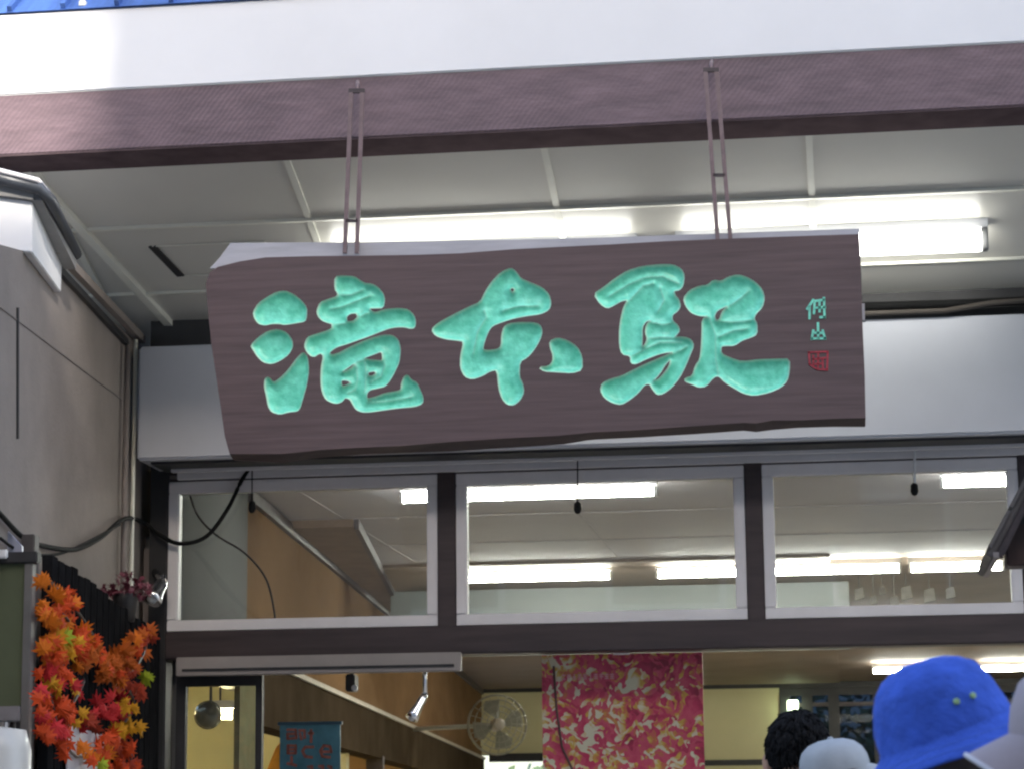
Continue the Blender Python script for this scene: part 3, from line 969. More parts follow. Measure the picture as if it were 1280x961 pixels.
wallpiece('grey_wall', YT + 0.1, 12.9, 2.40, CEIL, M_greywall)
wallpiece('tan_wall', 12.9, YK, 2.45, CEIL, M_tan)
wallpiece('wall_cornice', 12.9, YK, CEIL - 0.09, CEIL - 0.02, M_darkwood, 0.06, 0.03)
wallpiece('lintel_beam', 13.3, YK, 2.10, 2.45, mat('lintel_brown', (0.06, 0.045, 0.03), 0.95, 0.2, 2, spec=0.0), 0.16, 0.03)
wallpiece('lintel_ledge', 13.3, YK, 2.45, 2.48, mat('pale_ledge', (0.42, 0.38, 0.3), 0.6), 0.16, 0.05)
wallpiece('lintel_near', YT + 0.1, 13.3, 2.30, 2.40, M_darkwood, 0.16, 0.0)
for yy, m_, wd in ((12.5, mat('olive_pillar', (0.2, 0.19, 0.11), 0.95, spec=0.0), 0.75), (19.5, M_darkwood, 0.12), (24.5, M_darkwood, 0.14), (29, M_darkwood, 0.14)):
    wallpiece('shop_pillar', yy, yy + wd, 0.004, 2.12 if yy > 12.6 else 2.41, m_, 0.14 if yy > 12.6 else 0.03, 0.035)
# duct along the wall
obj('duct', MB().hexa([(hw(14.4), 14.4, CEIL - 0.05), (hw(14.4) + 0.41, 14.4, CEIL - 0.05), (hw(14.4) + 0.41, 14.4, CEIL - 0.001), (hw(14.4), 14.4, CEIL - 0.001)],
                      [(hw(21), 21, CEIL - 0.05), (hw(21) + 0.06, 21, CEIL - 0.05), (hw(21) + 0.06, 21, CEIL - 0.001), (hw(21), 21, CEIL - 0.001)]), mat('duct_brown', (0.2, 0.14, 0.10), 0.7), hall)
obj('duct_edge', MB().beam((hw(14.4) + 0.43, 14.4, CEIL - 0.035), (hw(21) + 0.08, 21, CEIL - 0.035), 0.03, 0.06), M_darkwood, hall)
# shop niche behind the wall
obj('shop_back_wall', MB().box(-7.3, -7.2, YT + 0.1, YK, 0, 2.9), M_yellow, hall)
obj('shop_ceiling', MB().box(-7.3, hw(YK) + 0.02, YT + 0.1, YK, 2.62, 2.7), M_yellow, hall)
obj('shop_end_wall', MB().box(-7.3, hw(YT) - 0.02, YT + 0.1, YT + 0.2, 0, 2.9), M_greywall, hall)
obj('shop_partition', MB().box(-7.2, hw(18.0) - 0.08, 18.0, 18.1, 0, 2.62), M_yellow, hall)
obj('shop_partition', MB().box(-7.2, hw(25.0) - 0.08, 25.0, 25.1, 0, 2.62), M_tan, hall)
# end wall with window openings
z_top = CEIL + 0.05
P1, P2 = at(560, 946, YK), at(690, 956, YK)
x_a, x_b, x_c, x_d = hw(YK) - 0.2, at(688, 900, YK).x, at(975, 900, YK).x, RW
zl = at(640, 943, YK).z
zw = at(1040, 868, YK).z
obj('end_wall', MB().box(x_a, x_c, YK, YK + 0.12, zl, z_top), M_yellow, hall)
obj('end_wall', MB().box(x_b, x_c, YK, YK + 0.12, 0, zl), M_yellow, hall)
obj('end_wall', MB().box(x_c, x_d, YK, YK + 0.12, zw, z_top), M_black, hall)
obj('window_bar', MB().box(at(612, 940, YK).x, x_b, YK - 0.06, YK, zl - 0.09, zl + 0.02), M_black, hall)
obj('window_bar', MB().box(at(870, 940, YK).x, x_c, YK - 0.06, YK - 0.002, at(920, 956, YK).z, at(920, 949, YK).z), M_black, hall)
obj('cornice_strip', MB().box(x_a, x_d, YK - 0.05, YK - 0.002, at(640, 865, YK).z, at(640, 860, YK).z), M_black, hall)
for px in (975, 1003, 1036, 1092, 1180, 1300):
    x = at(px, 900, YK).x
    obj('window_mullion', MB().box(x, x + 0.14, YK - 0.02, YK + 0.08, 0.004, zw), M_black, hall)
for py in (876, ):
    obj('window_rail', MB().box(x_c, x_d, YK - 0.01, YK + 0.06, at(1040, 880, YK).z - 0.02, at(1040, 878, YK).z + 0.01), M_darkwood, hall)
obj('window_pane', MB().box(x_c, x_d, YK + 0.03, YK + 0.036, 0.1, zw), glass('tinted_glass', (0.10, 0.135, 0.2), 0.02, 1.06), hall)
ex = at(991, 885, YK - 0.15)
tag(obj('exit_lamp', MB().box(ex.x - 0.07, ex.x + 0.07, ex.y, ex.y + 0.13, ex.z - 0.11, ex.z + 0.11), emit('exit_lamp_light', (0.75, 1.0, 0.6), 1.6), None, bevel=0.01, origin=ex), 'small glowing pale green lamp box on the dark end window frame', 'lamp')

# hanging white board and small paper tags
hb0, hb1 = at(488, 742, 18.6), at(1061, 733, 18.6)
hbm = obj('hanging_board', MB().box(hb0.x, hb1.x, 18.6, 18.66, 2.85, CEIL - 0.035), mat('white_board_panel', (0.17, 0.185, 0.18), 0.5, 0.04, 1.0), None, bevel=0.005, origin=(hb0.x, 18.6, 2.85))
tag(hbm, 'long pale white board hanging from the hall ceiling', 'board')
obj('board_end_cap', MB().box(hb1.x - 0.12, hb1.x - 0.001, 18.592, 18.6, 2.86, CEIL - 0.045), mat('board_cap_grey', (0.24, 0.25, 0.245), 0.6), hbm)
tm = mat('paper_tag', (0.115, 0.105, 0.09), 0.8, 0.3, 20)
for k, (px, py, sz) in enumerate(((1074, 742, 14), (1092, 750, 10), (1103, 738, 9), (1118, 752, 13), (1133, 741, 16), (1162, 744, 16), (1188, 741, 13))):
    p = at(px, py, 18.4)
    h_ = sz * 0.75 / FPX * 18.4
    tb = MB().add([(p.x - h_ * .5, 18.4, p.z - h_ * .7), (p.x + h_ * .6, 18.37, p.z - h_ * .5), (p.x + h_ * .45, 18.4, p.z + h_ * .8), (p.x - h_ * .5, 18.43, p.z + h_ * .6),
                   (p.x - h_ * .5, 18.45, p.z - h_ * .7), (p.x + h_ * .6, 18.42, p.z - h_ * .5), (p.x + h_ * .45, 18.45, p.z + h_ * .8), (p.x - h_ * .5, 18.48, p.z + h_ * .6)],
                  [(0, 1, 2, 3), (7, 6, 5, 4), (0, 4, 5, 1), (1, 5, 6, 2), (2, 6, 7, 3), (3, 7, 4, 0)])
    tb.tube([(p.x, 18.42, p.z + h_ * .6), (p.x, 18.42, CEIL)], 0.004, 5)
    tag(obj('paper_tag', tb, tm, None, origin=p), 'pale paper tag on a string from the hall ceiling next to the white hanging board', 'tag', 'paper tags hanging in the hall')


def hall_light(x0, x1, y, lab, z=CEIL, grp='tube lights on the hall ceiling', mt=None):
    f = thing('hall_tube_light', lab, 'light', ((x0 + x1) / 2, y, z - 0.09), grp)
    obj('light_body', MB().box(x0, x1, y - 0.022, y + 0.022, z - 0.04, z + 0.004), M_fix, f)
    obj('tube', MB().tube([(x0 + 0.02, y, z - 0.075), (x1 - 0.02, y, z - 0.075)], 0.026, 10), mt or M_tube_in, f, smooth=True)
    for xe in (x0, x1 - 0.02):
        obj('socket', MB().box(xe, xe + 0.02, y - 0.03, y + 0.03, z - 0.105, z - 0.048), M_fix, f)
    return f


Y1 = at_z(700, 606, CEIL).y - 0.2
Y2 = at_z(700, 713, CEIL).y - 0.3
r1 = 'lit tube light on the hall ceiling in the row nearest the transom windows'
r2 = 'lit tube light on the hall ceiling in the row just before the white hanging board'
for (a_, b_) in ((500, 822), (1175, 1420)):
    hall_light(at(a_, 612, Y1).x, at(b_, 612, Y1).x, Y1, r1)
for (a_, b_) in ((560, 765), (820, 935), (950, 1127), (1136, 1256)):
    hall_light(at(a_, 718, Y2).x, at(b_, 718, Y2).x, Y2, r2)
for yy, wh_ in ((22.5, 'first row'), (24.0, 'second row')):
    for x0 in (-2.6, -0.4, 1.8, 4.0):
        hall_light(x0, x0 + 1.2, yy, 'lit tube light on the brown ceiling, %s behind the white hanging board' % wh_, CEIL - 0.02)
y3 = at_z(1100, 830, CEIL).y - 0.3
for (a_, b_) in ((1090, 1190), (1225, 1330)):
    hall_light(at(a_, 833, y3).x, at(b_, 833, y3).x, y3, 'lit tube light far down the hall ceiling above the blue hat', CEIL - 0.02)
shop_lab = 'warm lit tube light in the shop niche behind the tan wall'
M_warm = emit('shop_tube_light', (1.0, 0.82, 0.45), 20.0)
for (x0, yy) in ((-5.9, 13.2), (-5.9, 15.6), (-6.0, 20), (-6.0, 23), (-6.2, 28)):
    hall_light(x0, x0 + 1.2, yy, shop_lab, 2.62, 'tube lights in the shop niche', M_warm)

for (a_, b_, yy, py) in ((262, 296, 13.3, 893), (331, 347, 14.6, 903)):
    q_ = at(a_, py, yy)
    lt_ = hall_light(q_.x, at(b_, py, yy).x, yy, 'short warm tube light hanging in the shop niche by the %s' % ('round mirror' if a_ < 300 else 'blue poster'), q_.z + 0.075, 'tube lights in the shop niche', M_warm)
    obj('hanging_rod', MB().tube([(q_.x + 0.06, yy, q_.z + 0.075), (q_.x + 0.06, yy, 2.63)], 0.006, 6), M_black, lt_)
# shop shelf and goods seen through the glass door
sh = thing('shop_shelf', 'tall wooden shop shelf inside the glass door', 'shelf', (-4.6, 13.6, 0))
for zz in (0.5, 1.0, 1.45, 1.85):
    obj('shelf_board', MB().box(-5.2, -4.0, 14.0, 14.35, zz, zz + 0.03), M_tan, sh)
for xx in (-5.2, -4.03):
    obj('shelf_side', MB().box(xx, xx + 0.03, 14.0, 14.35, 0.004, 1.9), M_tan, sh)
rr = random.Random(4)
gcol = [mat('goods_orange', (0.8, 0.3, 0.02), 0.5), mat('goods_red', (0.5, 0.1, 0.08), 0.5), mat('goods_mauve', (0.35, 0.2, 0.2), 0.6), mat('goods_yellow', (0.75, 0.5, 0.1), 0.5)]
gnm = ['orange', 'red', 'mauve', 'yellow']
for zz in (1.48, 1.88):
    x = -5.1
    while x < -4.15:
        wd = rr.uniform(0.07, 0.16)
        hh = rr.uniform(0.16, 0.3)
        k = rr.randrange(4)
        gd = MB().box(x, x + wd, 14.03, 14.2, zz + 0.001, zz + hh)
        gd.box(x + 0.01, x + wd - 0.01, 14.05, 14.18, zz + hh, zz + hh + 0.03)
        tag(obj('gift_box', gd, gcol[k], None, bevel=0.004, origin=(x, 14.03, zz)), '%s gift box with a lid on the %s board of the shop shelf' % (gnm[k], 'top' if zz > 1.6 else 'second'), 'box', 'gift boxes on the shop shelf')
        x += wd + rr.uniform(0.01, 0.04)
# orange pennant
p = at(337, 945, 12.0)
pm = MB().add([(p.x - .09, 12.0, p.z - 0.25), (p.x + .07, 12.02, p.z - 0.25), (p.x + .07, 12.02, p.z + 0.10), (p.x + 0.03, 12.0, p.z + 0.04), (p.x - .09, 12.03, p.z - 0.25), (p.x + .07, 12.05, p.z - 0.25), (p.x + .07, 12.05, p.z + 0.10), (p.x + 0.03, 12.03, p.z + 0.04)],
              [(0, 1, 2, 3), (7, 6, 5, 4), (0, 4, 5, 1), (1, 5, 6, 2), (2, 6, 7, 3), (3, 7, 4, 0)])
pm.tube([(p.x + 0.075, 12.03, 0.004), (p.x + 0.075, 12.03, p.z + 0.12)], 0.008, 6)
tag(obj('orange_flag', pm, mat('orange_cloth', (0.85, 0.36, 0.03), 0.8), None, origin=(p.x, 12, 0)), 'orange pointed flag beside the blue poster', 'flag')
# convex mirror behind the glass door
p = at(260, 893, 12.2)
mm = thing('round_mirror', 'round dark convex mirror behind the glass door', 'mirror', p)
obj('mirror_face', MB().lathe([(0.075, 0), (0.06, 0.02), (0.03, 0.033), (0.001, 0.038)], 20, Matrix.Translation(p) @ Matrix.Rotation(PI / 2, 4, 'X')), mat('mirror_dark', (0.2, 0.19, 0.13), 0.2, metal=0.6), mm, smooth=True)
obj('mirror_arm', MB().tube([p, p + Vector((0, 0.05, 0)), Vector((p.x, p.y + 0.05, 2.36))], 0.008, 6), M_black, mm)

# ------------------------------------------------------------------ posters
def print_mat(name):
    m = bpy.data.materials.new(name)
    m.use_nodes = True
    return m, m.node_tree.nodes, m.node_tree.links


m, n, l = print_mat('maple_print')
b = n['Principled BSDF']
b.inputs['Roughness'].default_value = 0.35
tc = n.new('ShaderNodeTexCoord')
nz = n.new('ShaderNodeTexNoise')
nz.inputs['Scale'].default_value = 9
nz.inputs['Detail'].default_value = 2
l.new(tc.outputs['Object'], nz.inputs['Vector'])
mxv = n.new('ShaderNodeMixRGB')
mxv.inputs[0].default_value = 0.17
l.new(tc.outputs['Object'], mxv.inputs[1])
l.new(nz.outputs['Color'], mxv.inputs[2])
vo = n.new('ShaderNodeTexVoronoi')
vo.inputs['Scale'].default_value = 44
vo.inputs['Randomness'].default_value = 1
l.new(mxv.outputs[0], vo.inputs['Vector'])
sep = n.new('ShaderNodeSeparateColor')
l.new(vo.outputs['Color'], sep.inputs[0])
n5 = n.new('ShaderNodeTexNoise')
n5.inputs['Scale'].default_value = 9
n5.inputs['Detail'].default_value = 3
l.new(tc.outputs['Object'], n5.inputs['Vector'])
ad = n.new('ShaderNodeMath')
ad.operation = 'MULTIPLY_ADD'
ad.inputs[1].default_value = 0.5
l.new(sep.outputs[0], ad.inputs[0])
l.new(n5.outputs[0], ad.inputs[2])
rp = n.new('ShaderNodeValToRGB')
cr = rp.color_ramp
cr.interpolation = 'LINEAR'
cr.elements[0].position = 0.42
cr.elements[0].color = (0.27, 0.018, 0.045, 1)
cr.elements[1].position = 1.02
cr.elements[1].color = (0.6, 0.56, 0.40, 1)
for ps, cl in ((0.58, (0.46, 0.03, 0.085)), (0.76, (0.55, 0.08, 0.13)), (0.83, (0.48, 0.13, 0.06)), (0.89, (0.54, 0.36, 0.05)), (0.95, (0.58, 0.46, 0.30))):
    e = cr.elements.new(min(ps, 0.99))
    e.color = (*cl, 1)
sx = n.new('ShaderNodeSeparateXYZ')
l.new(tc.outputs['Object'], sx.inputs[0])
g1 = n.new('ShaderNodeMath')
g1.operation = 'MULTIPLY_ADD'
g1.inputs[1].default_value = -0.16
l.new(sx.outputs[0], g1.inputs[0])
l.new(ad.outputs[0], g1.inputs[2])
g2 = n.new('ShaderNodeMath')
g2.operation = 'MULTIPLY_ADD'
g2.inputs[1].default_value = -0.30
l.new(sx.outputs[2], g2.inputs[0])
l.new(g1.outputs[0], g2.inputs[2])
g3 = n.new('ShaderNodeMath')
g3.operation = 'ADD'
g3.inputs[1].default_value = 0.275
l.new(g2.outputs[0], g3.inputs[0])
l.new(g3.outputs[0], rp.inputs[0])
l.new(rp.outputs[0], b.inputs['Base Color'])
M_maple = m
YP = YT + 0.16
p0, p1 = at(677, 821, YP), at(881, 961, YP)
pw = p1.x - p0.x
ptop = at(780, 822, YP).z + 0.02
po = thing('maple_poster', 'large poster of red and yellow maple leaves hanging under the head beam', 'poster', ((p0.x + p1.x) / 2, YP, ptop - 1.1))
obj('poster_sheet', MB().box(p0.x, p1.x, YP, YP + 0.012, ptop - 1.1, ptop), M_maple, po)
tw = obj('poster_branch', MB().tube([(p0.x + pw * .075, YP - 0.001, ptop - 0.05), (p0.x + pw * .09, YP - 0.001, ptop - 0.25), (p0.x + pw * .12, YP - 0.001, ptop - 0.42), (p0.x + pw * .2, YP - 0.001, ptop - 0.55), (p0.x + pw * .26, YP - 0.001, ptop - 0.8)], 0.006, 5), mat('branch_print', (0.1, 0.05, 0.045), 0.6), po)
q0 = at(702, 842, YP)
q1 = at(765, 849, YP)
lt = MB()
xx = q0.x
while xx < q1.x:
    wd = 0.018
    for _ in range(3):
        if rr.random() < 0.85:
            lt.box(xx, xx + wd, YP - 0.0025, YP - 0.001, q0.z - 0.026 + 0.009 * _, q0.z - 0.026 + 0.009 * _ + 0.005)
    lt.box(xx + wd * .4, xx + wd * .6, YP - 0.0035, YP - 0.0026, q0.z - 0.026, q0.z)
    xx += wd + 0.007
obj('poster_lettering', lt, mat('pink_lettering', (0.6, 0.28, 0.32), 0.6), po)
obj('hanging_clip', MB().box(p0.x + pw * .45, p0.x + pw * .55, YP - 0.01, YP + 0.02, ptop - 0.005, ptop + 0.03), M_alu, po)
obj('hanging_cord', MB().tube([(p0.x + pw * .5, YP + 0.005, ptop), (p0.x + pw * .5, YP - 0.02, ptop + 0.05), (p0.x + pw * .5, YT + 0.085, ptop + 0.06)], 0.004, 6), M_cable, po)

# blue poster with red letters
YQ = 12.0
b0, b1 = at(350, 905, YQ), at(425, 961, YQ)
bt = b0.z
bp_ = thing('blue_poster', 'blue poster with faded red letters inside the hall entrance', 'poster', ((b0.x + b1.x) / 2, YQ, bt - 0.62))
obj('poster_sheet', MB().box(b0.x, b1.x, YQ, YQ + 0.015, bt - 0.62, bt), mat('blue_print', (0.045, 0.15, 0.22), 0.4, 0.25, 10), bp_)
obj('poster_frame', MB().box(b0.x - 0.01, b1.x + 0.01, YQ - 0.006, YQ + 0.02, bt - 0.004, bt + 0.012), mat('blue_frame', (0.02, 0.06, 0.1), 0.4), bp_)
obj('poster_stand', MB().box(b0.x + 0.1, b1.x - 0.1, YQ + 0.016, YQ + 0.04, 0.004, bt - 0.05), M_alu, bp_)
sL = 1280 / 110.0
M_redp = mat('faded_red_print', (0.30, 0.10, 0.085), 0.6, 0.3, 30)


def pstroke(mb, pts, wd):
    q = [at(330 + x / sL, 890 + y / sL, YQ - 0.002) for x, y in pts]
    k = wd / sL * YQ / FPX
    for a_, b_ in zip(q[:-1], q[1:]):
        dd = (b_ - a_).normalized()
        mb.beam(a_ - dd * k * 0.3, b_ + dd * k * 0.3, 0.003, k, up=Vector((-dd.z, 0, dd.x)))


glyphs = [[[(340, 250), (460, 250), (470, 370), (345, 380), (345, 310), (465, 310)]],
          [[(510, 260), (590, 260), (590, 370)], [(520, 300), (545, 390)]],
          [[(685, 250), (685, 430)], [(650, 300), (715, 300)]],
          [[(350, 480), (460, 480), (460, 590), (350, 590), (350, 480)], [(350, 535), (460, 535)]],
          [[(720, 500), (600, 500), (560, 560), (600, 640), (700, 650)]],
          [[(830, 570), (980, 570), (960, 495), (870, 480), (820, 560), (850, 640), (960, 650)]],
          [[(400, 640), (400, 760)], [(340, 740), (470, 770)]],
          [[(640, 790), (700, 780), (690, 860)]], [[(800, 780), (860, 780), (850, 870)]], [[(930, 780), (980, 790), (960, 870)]]]
for gl_ in glyphs:
    mbg = MB()
    for pts in gl_:
        pstroke(mbg, pts, 38)
    obj('poster_letter', mbg, M_redp, bp_)

# ------------------------------------------------------------------ wall fan
YF = 22.0
fc = at(622, 905, YF)
fr_ = 37 / FPX * YF
fan = thing('wall_fan', 'round grey wall fan with wire guard on the tan hall wall', 'fan', fc)
M_fan = mat('fan_grey_plastic', (0.35, 0.35, 0.3), 0.4, 0.1, 6)
rot = Matrix.Translation(fc) @ Matrix.Rotation(R(18), 4, 'Z') @ Matrix.Rotation(PI / 2, 4, 'X')


def ring(r, z, rad, n=28):
    return [rot @ Vector((r * math.cos(2 * PI * k / n), r * math.sin(2 * PI * k / n), z)) for k in range(n + 1)]


gm = MB()
for r_, z_ in ((1.0, 0.02), (0.82, 0.055), (0.62, 0.075), (0.42, 0.085)):
    gm.tube(ring(fr_ * r_, z_, 0.005), 0.005, 5, cap=False)
gm.tube(ring(fr_, -0.03, 0.01), 0.010, 6, cap=False)
for k in range(20):
    t = 2 * PI * k / 20
    gm.tube([rot @ Vector((fr_ * q * math.cos(t), fr_ * q * math.sin(t), z_)) for q, z_ in ((1, -0.03), (1.0, 0.02), (0.7, 0.07), (0.25, 0.09))], 0.0035, 4)
obj('guard', gm, M_fan, fan, smooth=True)
for k in range(4):
    bm_ = MB()
    t0 = k * PI / 2
    pts = []
    for q, dt, z_ in ((0.2, -0.25, 0.0), (0.85, -0.1, -0.02), (0.9, 0.5, 0.0), (0.7, 0.8, 0.02), (0.2, 0.35, 0.02)):
        pts.append((q * fr_ * math.cos(t0 + dt), q * fr_ * math.sin(t0 + dt), z_))
    lo_ = [rot @ Vector(p) for p in pts]
    hi_ = [rot @ (Vector(p) + Vector((0, 0, 0.006))) for p in pts]
    kk = len(pts)
    bm_.add(lo_ + hi_, [tuple(range(kk))[::-1], tuple(range(kk, 2 * kk))] + [(i, (i + 1) % kk, kk + (i + 1) % kk, kk + i) for i in range(kk)])
    obj('blade', bm_, mat('fan_blade_plastic', (0.3, 0.31, 0.27), 0.3), fan)
obj('hub', MB().lathe([(0.06, -0.12), (0.065, -0.02), (0.05, 0.05), (0.055, 0.092), (0.03, 0.1), (0.001, 0.1)], 16, rot), mat('fan_hub', (0.5, 0.48, 0.45), 0.4), fan, smooth=True)
wp = Vector((hw(YF) + 0.005, YF + 0.15, fc.z - 0.02))
obj('wall_arm', MB().tube([rot @ Vector((0, 0, -0.1)), wp + Vector((0.1, 0, 0)), wp], 0.02, 8), M_fan, fan, smooth=True)


# ------------------------------------------------------------------ spot lamps (chrome)
def spot(name, label, top, elbow, tip, r, mount):
    t = thing(name, label, 'lamp', top)
    top, elbow, tip = Vector(top), Vector(elbow), Vector(tip)
    d = (tip - elbow)
    obj('lamp_arm', MB().tube([Vector(mount), top, elbow], r * 0.45, 8), M_chrome, t, smooth=True)
    q = d.to_track_quat('Z', 'Y').to_matrix().to_4x4()
    L = d.length
    obj('lamp_shade', MB().lathe([(r * .5, -0.01), (r * .75, L * .15), (r * .8, L * .5), (r * 1.1, L * .8), (r * 1.2, L), (r * 1.05, L), (r * .5, L * .6)], 16, Matrix.Translation(elbow) @ q), M_chrome, t, smooth=True)
    obj('lamp_bulb', MB().lathe([(r * .3, L * .6), (r * .6, L * .85), (r * .5, L * 1.02), (0.001, L * 1.08)], 12, Matrix.Translation(elbow) @ q), M_fix, t, smooth=True)
    return t


spot('spot_lamp', 'small chrome spot lamp hanging under the door track', at(531, 846, YT - 0.02), at(531, 868, YT - 0.02), at(514, 898, YT - 0.06), 0.026, (at(531, 842, YT - 0.02).x, YT - 0.02, head_bot + 0.01))
tt = at(205, 712, YT - 0.14)
spot('spot_lamp', 'small silver spot lamp clamped to the black corner post', at(203, 722, YT - 0.14), at(204, 727, YT - 0.14), at(189, 750, YT - 0.2), 0.042, (posts[0][0] + 0.03, YT - 0.045, tt.z))

cm_ = at(440, 852, YT + 0.3)
kam = thing('security_camera', 'small dark security camera with a white lens ring under the head beam', 'camera', cm_)
obj('camera_body', MB().box(cm_.x - 0.022, cm_.x + 0.022, cm_.y - 0.05, cm_.y + 0.05, cm_.z - 0.045, cm_.z + 0.035), M_black, kam, bevel=0.006)
obj('lens_ring', MB().lathe([(0.014, 0), (0.014, 0.012), (0.008, 0.014), (0.001, 0.010)], 14, Matrix.Translation(cm_ + Vector((0.022, -0.045, -0.03))) @ Matrix.Rotation(PI / 2, 4, 'X')), M_fix, kam, smooth=True)
obj('camera_arm', MB().tube([cm_ + Vector((0, 0, 0.03)), cm_ + Vector((0, -0.1, 0.07)), Vector((cm_.x, YT + 0.085, head_bot + 0.04))], 0.008, 6), M_black, kam)

# ------------------------------------------------------------------ fence with garland
fence = thing('slat_fence', 'black vertical slat fence along the beige side wall', 'fence', lw(9.5, 0.12))
f0, f1 = 8.75, YT - 0.16
NS = 19
OFF = 0.10
zt_n = on_wall(44, 683, OFF).z
zt_f = on_wall(180, 785, OFF).z
M_slat = mat('fence_slat_paint', (0.012, 0.012, 0.013), 0.95, 0.3, 8, spec=0.0)
for k in range(NS):
    t = k / (NS - 1)
    y = f0 + (f1 - f0) * t
    c_ = lw(y, OFF)
    h_ = zt_n + (zt_f - zt_n) * t + random.uniform(-0.012, 0.012)
    a_, b_ = c_ - wdir * 0.047, c_ + wdir * 0.047
    th = wnrm * 0.02
    obj('slat', MB().hexa([a_ - th, b_ - th, b_ + th, a_ + th], [p + Vector((0, 0, h_)) for p in (a_ - th, b_ - th, b_ + th, a_ + th)]), M_slat, fence, bevel=0.003)
for zz in (0.4, 1.4, 2.1):
    obj('rail', MB().beam(lw(f0 - 0.05, OFF - 0.04) + Vector((0, 0, zz)), lw(f1 + 0.05, OFF - 0.04) + Vector((0, 0, zz)), 0.03, 0.06), M_slat, fence)
ep = at(37, 690, 8.62)
obj('end_post', MB().box(ep.x - 0.028, ep.x + 0.024, 8.60, 8.66, 0, at(37, 668, 8.62).z), mat('post_dark_brown', (0.06, 0.052, 0.05), 0.6), fence, bevel=0.004)

# maple leaf shapes
def leaf_mesh(seed):
    rg = random.Random(seed)
    pts = []
    for ang, rad in ((-90, .18), (-70, .45), (-48, .30), (-25, .80), (-5, .45), (18, .95), (40, .52), (65, .98), (78, .6), (90, 1.1), (102, .6), (115, .98), (140, .52), (162, .95), (185, .45), (205, .80), (228, .30), (250, .45)):
        r_ = rad * rg.uniform(0.85, 1.12)
        pts.append((r_ * math.cos(R(ang)), r_ * math.sin(R(ang))))
    vs = [(0, 0, 0.10)] + [(x, y, -0.25 * (x * x + y * y) + rg.uniform(-.05, .05)) for x, y in pts]
    k = len(pts)
    vs += [(x, y, z - 0.03) for x, y, z in vs]
    fs = [(0, 1 + i, 1 + (i + 1) % k) for i in range(k)]
    fs += [(k + 1, k + 2 + (i + 1) % k, k + 2 + i) for i in range(k)]
    fs += [(1 + i, k + 2 + i, k + 2 + (i + 1) % k, 1 + (i + 1) % k) for i in range(k)]
    me = bpy.data.meshes.new('leaf')
    me.from_pydata(vs, [], fs)
    return me


leaf_cols = [('leaf_orange', (0.50, 0.12, 0.008)), ('leaf_red', (0.46, 0.05, 0.010)), ('leaf_crimson', (0.38, 0.018, 0.020)), ('leaf_rust', (0.34, 0.07, 0.008)),
             ('leaf_yellow', (0.46, 0.21, 0.01)), ('leaf_green', (0.26, 0.32, 0.02)), ('leaf_dark_red', (0.26, 0.030, 0.012))]
leaf_me = []
for nm, cl in leaf_cols:
    mt_ = mat(nm, cl, 0.6, 0.25, 1.5, spec=0.15)
    row = []
    for s_ in range(3):
        me = leaf_mesh(hash((nm, s_)) % 1000 if False else s_ * 7 + len(leaf_me) * 31)
        me.materials.append(mt_)
        row.append(me)
    leaf_me.append(row)
gar = thing('maple_garland', 'garland of red, orange and yellow artificial maple leaves draped over the black fence', 'garland', lw(9.3, 0.2))
goff = wloc(gar)
rg = random.Random(12)
# stem that carries the leaves: drawn along the fence
GPATHS = [[(60, 722), (75, 760), (92, 790), (78, 830), (62, 860), (70, 900), (62, 930)],
          [(62, 725), (100, 768), (120, 800), (138, 832), (160, 842), (178, 820), (186, 790)],
          [(150, 845), (168, 880), (150, 915), (165, 945), (150, 985)],
          [(92, 800), (105, 850), (78, 905), (95, 945), (130, 930)]]
stems = MB()
for P_ in GPATHS:
    stems.tube(smooth_path([on_wall(x, y, OFF + 0.05) for x, y in P_], 4), 0.006, 6)
obj('garland_stem', stems, M_darkwood, gar)
blobs = [(58, 722, 9, 5, 'o'), (66, 745, 14, 8, 'o'), (84, 745, 12, 8, 'or'), (88, 755, 7, 4, 'r'), (64, 765, 13, 8, 'or'), (80, 775, 12, 6, 'r'), (72, 790, 18, 9, 'oy'), (80, 793, 6, 3, 'g'),
         (62, 815, 14, 11, 'or'), (75, 830, 15, 10, 'r'), (60, 835, 12, 8, 'rc'), (90, 810, 12, 8, 'yr'), (100, 795, 12, 7, 'or'), (112, 805, 12, 8, 'r'), (118, 815, 10, 6, 'rt'),
         (105, 828, 14, 8, 'to'), (125, 830, 16, 13, 't'), (140, 835, 18, 14, 'tr'), (155, 825, 15, 10, 't'), (170, 810, 14, 9, 'tr'), (180, 795, 10, 6, 'dt'), (165, 795, 9, 4, 'to'), (188, 800, 7, 3, 'd'),
         (140, 850, 18, 12, 'to'), (165, 845, 16, 11, 'td'), (183, 848, 5, 3, 'g'), (180, 862, 8, 4, 'dy'), (62, 860, 16, 10, 'cr'), (68, 858, 9, 5, 'y'), (95, 858, 10, 5, 'yc'), (150, 880, 18, 12, 'cd'), (130, 888, 14, 9, 'c'),
         (160, 885, 12, 6, 'y'), (155, 905, 12, 6, 'y'), (70, 885, 15, 10, 'r'), (60, 900, 14, 9, 'rc'), (72, 915, 16, 10, 'rc'), (85, 895, 12, 7, 'r'), (100, 895, 8, 3, 'y'), (55, 920, 10, 5, 'r'), (110, 905, 12, 6, 'dc'),
         (130, 912, 16, 9, 'dr'), (160, 930, 16, 10, 'dr'), (145, 945, 16, 10, 'or'), (108, 943, 13, 6, 'o'), (125, 940, 12, 6, 'or'), (165, 952, 12, 6, 'dr'), (128, 957, 6, 2, 'g'), (150, 965, 18, 8, 'rd'), (172, 915, 8, 4, 'y'), (150, 985, 16, 6, 'rd'), (80, 935, 8, 4, 'r')]
cidx = {'o': 0, 'r': 1, 'c': 2, 't': 3, 'y': 4, 'g': 5, 'd': 6}
cnt = 0
tot = sum(q[3] for q in blobs)
